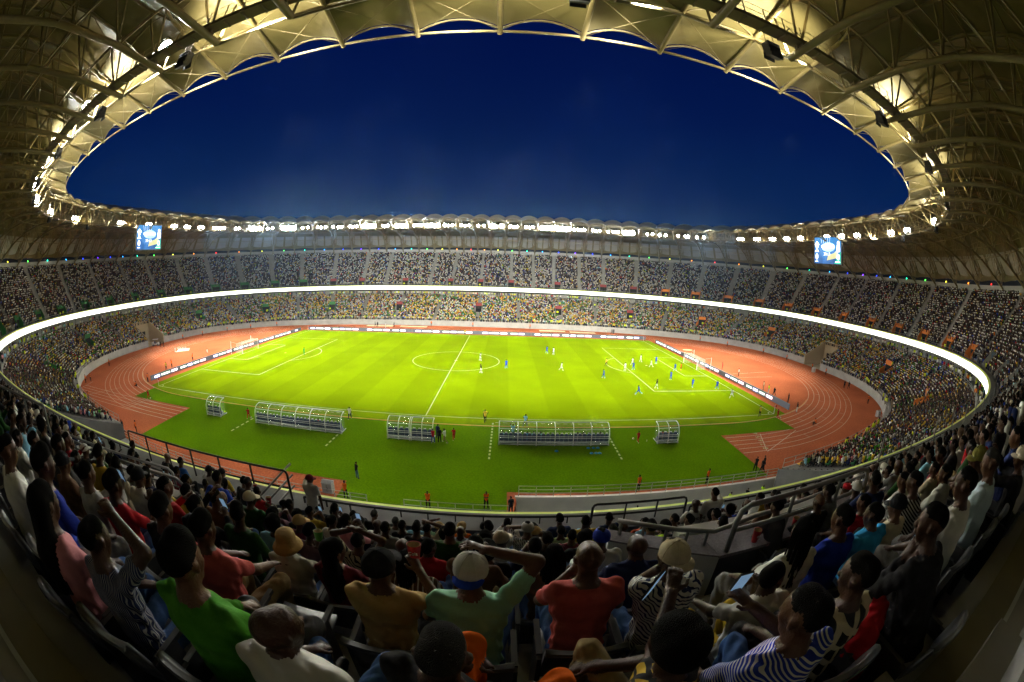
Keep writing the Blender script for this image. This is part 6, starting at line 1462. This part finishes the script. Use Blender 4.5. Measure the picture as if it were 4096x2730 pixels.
PLY=[(5.1,.6,'z','pl','just right of the centre spot'),(5.9,-10,'k','pl','inside the lower edge of the centre circle'),(10.6,-5.5,'b','pl3','right of the centre circle'),(20.2,10.9,'b','pl','left one of the pair beyond the circle'),(21.7,9.6,'w','pl3','right one of the pair beyond the circle'),(21.4,-6.4,'w','pl2','alone between circle and right box'),(28.8,-11.5,'b','pl','nearest to the referee'),(34.9,-5.2,'z','pl3','at the edge of the right box'),(38.1,-.1,'z','pl2','behind the blue player in the arc'),(37.0,-4.3,'b','pl','in front of a striped player near the penalty spot'),(41.3,3.7,'w','pl','deep in the right box, far side'),(42,-1.7,'w','pl2','near the penalty spot, arms low'),(44.6,2.0,'b','pl3','far side of the goal area'),(46.4,-5.0,'b','pl2','just before the goalkeeper'),(42.4,-12.2,'b','fold','arms crossed in the right box'),(36.9,-18.5,'k','pl','at the near corner of the right box'),(32.2,-22.5,'b','run','running outside the right box'),(44.6,-17.8,'b','pl','near side inside the right box'),(49.2,-19.3,'b','pl2','near side close to the goal line'),(49.1,-25.1,'z','run','running near the goal line')]
for i,(x,y,k,po,w) in enumerate(PLY): pp(x,y,po,KIT[k][0],KIT[k][1],'football player in %s, %s'%(kn[k],w),(-PI/2,PI/2,.3,-1.,2.2)[i%5],'football players on the pitch',socks=KIT[k][2],shoes=m_shoe)
pp(48.1,-4.5,'pl3','orange','red','goalkeeper in orange before the right goal',PI/2,socks='yellow'); pp(-35.6,-1,'pl3','keep','keep','goalkeeper in green at the edge of the left box',-PI/2,socks='keep')
pp(31.7,-1.5,'pl','yellow','black','referee in yellow shirt and black shorts',-1.2,socks='black'); pp(-1.5,34.6,'pl','yellow','black','assistant referee in yellow on the far touchline',PI,socks='black')
pp(7.9,-35.4,'pl','yellow','black','assistant referee in yellow on the near touchline by halfway',.3,socks='black'); pp(49,-34.6,'pl3','yellow','black','assistant referee in yellow near the right corner',.3,socks='black')
pp(12.9,-36.7,'walk','ltblue','grey','coach in light blue shirt walking in the right technical area',-.5,shoes=m_shoe); pp(-9.5,-37.4,'walk','white','navy','coach in white shirt standing right of the left dugout',.2,shoes=m_shoe)
pp(11.3,-40.6,'up','ltblue','navy','person in light blue with both hands raised inside the right dugout',0,z=.15)
pp(2.45,-42.6,'fold','red','denim','person in red shirt and jeans beside the officials shelter',.2,shoes=m_shoe); pp(2.75,-41.2,'stand','navy','navy','person in navy suit behind the red shirt',-.4); pp(3.15,-42.3,'stand','black','black','person in black suit beside the officials shelter',.4); pp(3.75,-42.4,'walk','white','khaki','person in white shirt and khaki trousers beside the officials shelter',1.2,shoes=m_shoe)
for x,y,w in ((4.65,-41.5,'right of the officials shelter'),(25.95,-41.7,'between the right dugouts with a ball'),(-47.9,-40.8,'at the left turf corner'),(-23.6,-41.2,'left of the long left dugout'),(51.7,-36.1,'by the right corner flag')): pp(x,y,'walk','red','red','ball boy in red kit '+w,.3,'ball boys in red',sc=.86,shoes=m_shoe)
pp(-3.3,-52.1,'fold','black','denim','person in black blazer and jeans alone on the near turf',-.6)
ORG=[(-84.4,-26.8,'at the left wall'),(-60.8,-47.9,'on the near left track'),(-51.1,-52.5,'on the red apron, second of the left row'),(-43.9,-54.9,'leaning at the near left railing'),(-37,-52.7,'nearest the turf corner at the left'),(-75.5,-40.4,'left of the pair at the left stairs'),(-75.4,-38.9,'right of the pair at the left stairs'),(-74.8,-44.2,'by the left stand steps'),(-57.9,-32.8,'behind the left board end'),(-61.8,-21.3,'behind the left board, second from the near end'),(-61.4,-14,'behind the left board near its middle'),(-89.9,10,'right of the left tunnel'),(-87.2,17.6,'second right of the left tunnel'),(-83.3,27.4,'on the left far bend'),(-77.7,34.8,'on the far left bend, higher'),(-70.3,41.8,'at the start of the far straight'),(-67.2,46,'near the left far corner'),(-48.3,51.6,'far wall, left'),(-42.4,51.9,'far wall, second from left'),(-33.1,52,'far wall behind the first pits'),(-14.8,52.1,'far wall left of centre'),(-.6,52.1,'far wall centre'),(18.6,52,'far wall right of centre'),(37.9,51.8,'far wall behind the right pits'),(75,38.6,'right far bend'),(80.9,29.8,'right bend, second'),(88.1,18.4,'right bend, third'),(90.4,8.8,'right bend before the tunnel'),(90.7,-3.1,'at the right tunnel mouth'),(90.8,-8.9,'past the right tunnel'),(81.2,-33.1,'right wall near the stairs'),(64.8,-47.6,'right apron beside the cabinet'),(49.4,-53.2,'on the near right track'),(8.9,-55.4,'near turf edge, right of centre'),(22.5,-52.9,'on the narrow track by the ramp'),(29.9,-52.6,'on the narrow track, right'),(-3.1,-55.8,'by the track corner near centre'),(4.2,-55.9,'near turf edge, centre'),(40.4,-54.3,'beyond the ramp by the cabinet')]
for i,(x,y,w) in enumerate(ORG): pp(x,y,('fold','back','stand')[i%3],'orange','black','steward in orange vest '+w,math.atan2(y,x)-PI/2 if i%2 else math.atan2(-y,-x)-PI/2,'stewards in orange vests')
pp(-57.5,-37,'sit','orange','black','steward in orange vest crouching on the left bend',-.6,z=-.1); pp(56.9,-40.4,'sit','orange','black','steward in orange vest crouching on the right bend',1.,z=-.1)
YEL=[(-71.3,-47.1,'below the left stand'),(-58.1,-53.5,'on the left apron'),(-47,-56,'at the left apron end'),(70.5,-47.5,'on the right apron walkway'),(66.7,-50.6,'lower on the right walkway'),(61.5,-52.6,'third on the right walkway'),(52.5,-55.6,'by the right rail'),(73.9,-43.4,'at the right stairs'),(21.5,-56.2,'in the sunken ramp, left'),(31.2,-55.6,'in the sunken ramp, right'),(35.6,-55.2,'in the sunken ramp, rightmost')]
for i,(x,y,w) in enumerate(YEL): pp(x,y,('back','stand','fold')[i%3],'hiviz','black','steward in lime vest '+w,(.4,-1.2,2.,0)[i%4],'stewards in lime vests',z=-1.2 if 'sunken' in w else 0)
BLK=[(-40.9,-54.4,'left one of three dark figures on the near left track'),(-40.2,-53.9,'middle one of three dark figures with white helmets on the near left track'),(-39.4,-53.6,'right one of three dark figures on the near left track'),(-88.2,-2.6,'left one of two by the left tunnel cart'),(-87.4,-1.8,'right one of two by the left tunnel cart'),(-33.1,46.3,'left one of a pair on the far straight'),(-32.3,46.4,'right one of a pair on the far straight'),(-26.5,46.3,'alone on the far straight'),(45.6,46.6,'left one of a pair at the right sand pit'),(46.3,46.9,'right one of a pair at the right sand pit'),(41,51.9,'by the far wall at right'),(59.6,-24.6,'photographer behind the right board'),(60,-28.8,'in dark robe behind the right board'),(36.9,-51.3,'left one of three at the right turf edge'),(37.5,-51.9,'middle one of three at the right turf edge'),(38.1,-51.3,'right one of three at the right turf edge'),(85.0,-21.7,'left one of a pair at the right wall'),(86.0,-22.4,'right one of a pair at the right wall'),(63.6,-49.2,'beside the orange steward on the right apron'),(33.4,-55.4,'in the sunken ramp in a dark cap'),(44.5,-55.6,'at the near right railing'),(10.9,-56.2,'bald, at the left end of the ramp')]
for i,(x,y,w) in enumerate(BLK): pp(x,y,('stand','fold','walk')[i%3],'black','black','person in dark clothes, '+w,(0.4,-.8,1.9)[i%3],'officials in dark clothes',z=-1.2 if 'sunken' in w else 0)
for x,y,t,bt,w in ((57.9,-34.0,'black','white','in black shirt and white trousers at the end of the right board'),(60.6,-9.4,'white','black','in white shirt behind the right board'),(60,-20.3,'cream','khaki','in cream shirt behind the right board'),(59.8,-3.1,'red','red','in red behind the right goal'),(59.5,-22.8,'hiviz','white','in lime vest crouched behind the right board'),(-61.5,-23.6,'mustard','black','in mustard top behind the left board'),(-61.1,-8.3,'white','khaki','in white shirt behind the left board'),(-28.7,44,'white','white','in white on the far straight'),(43,44.4,'white','khaki','in white beside the far right pit')): pp(x,y,'stand',t,bt,'person '+w,1.2)
# spectators and substitutes inside the dugouts
for i,(x,c) in enumerate([(10.1,'ltblue'),(11.9,'ltblue'),(12.9,'sky'),(13.6,'ltblue'),(14.4,'ltblue'),(18.6,'white'),(19.3,'cream'),(20.0,'ltblue'),(21.3,'dkgrey'),(29.1,'red'),(30.0,'rust'),(-17.9,'grey'),(-12.2,'red')]):
    pp(x,-41.62,'sit',c,'navy','substitute in %s seated in a clear shelter, number %d from centre'%({'ltblue':'light blue','sky':'sky blue','dkgrey':'dark grey'}.get(c,c),i+1),0,'substitutes sitting in the shelters',z=.12)
# ================= air =================
m_hz=bpy.data.materials.new('haze_air'); m_hz.use_nodes=True; n_=m_hz.node_tree
for q in list(n_.nodes):
    if q.type!='OUTPUT_MATERIAL': n_.nodes.remove(q)
v_=n_.nodes.new('ShaderNodeVolumePrincipled'); v_.inputs['Color'].default_value=(.38,.64,1,1); v_.inputs['Density'].default_value=.00013; v_.inputs['Anisotropy'].default_value=.82
n_.links.new(v_.outputs[0],[q for q in n_.nodes if q.type=='OUTPUT_MATERIAL'][0].inputs['Volume'])
b=MB(); b.box((0,0,20),(300,250,50)); b.link('haze',m_hz,label='thin night haze lit by the floodlights',kind='stuff')
cy.volume_bounces=0; cy.volume_max_steps=64

for o in C.objects:
    if o.get('label') and len(o['label'].split())>16: o['label']=' '.join(o['label'].split()[:16])
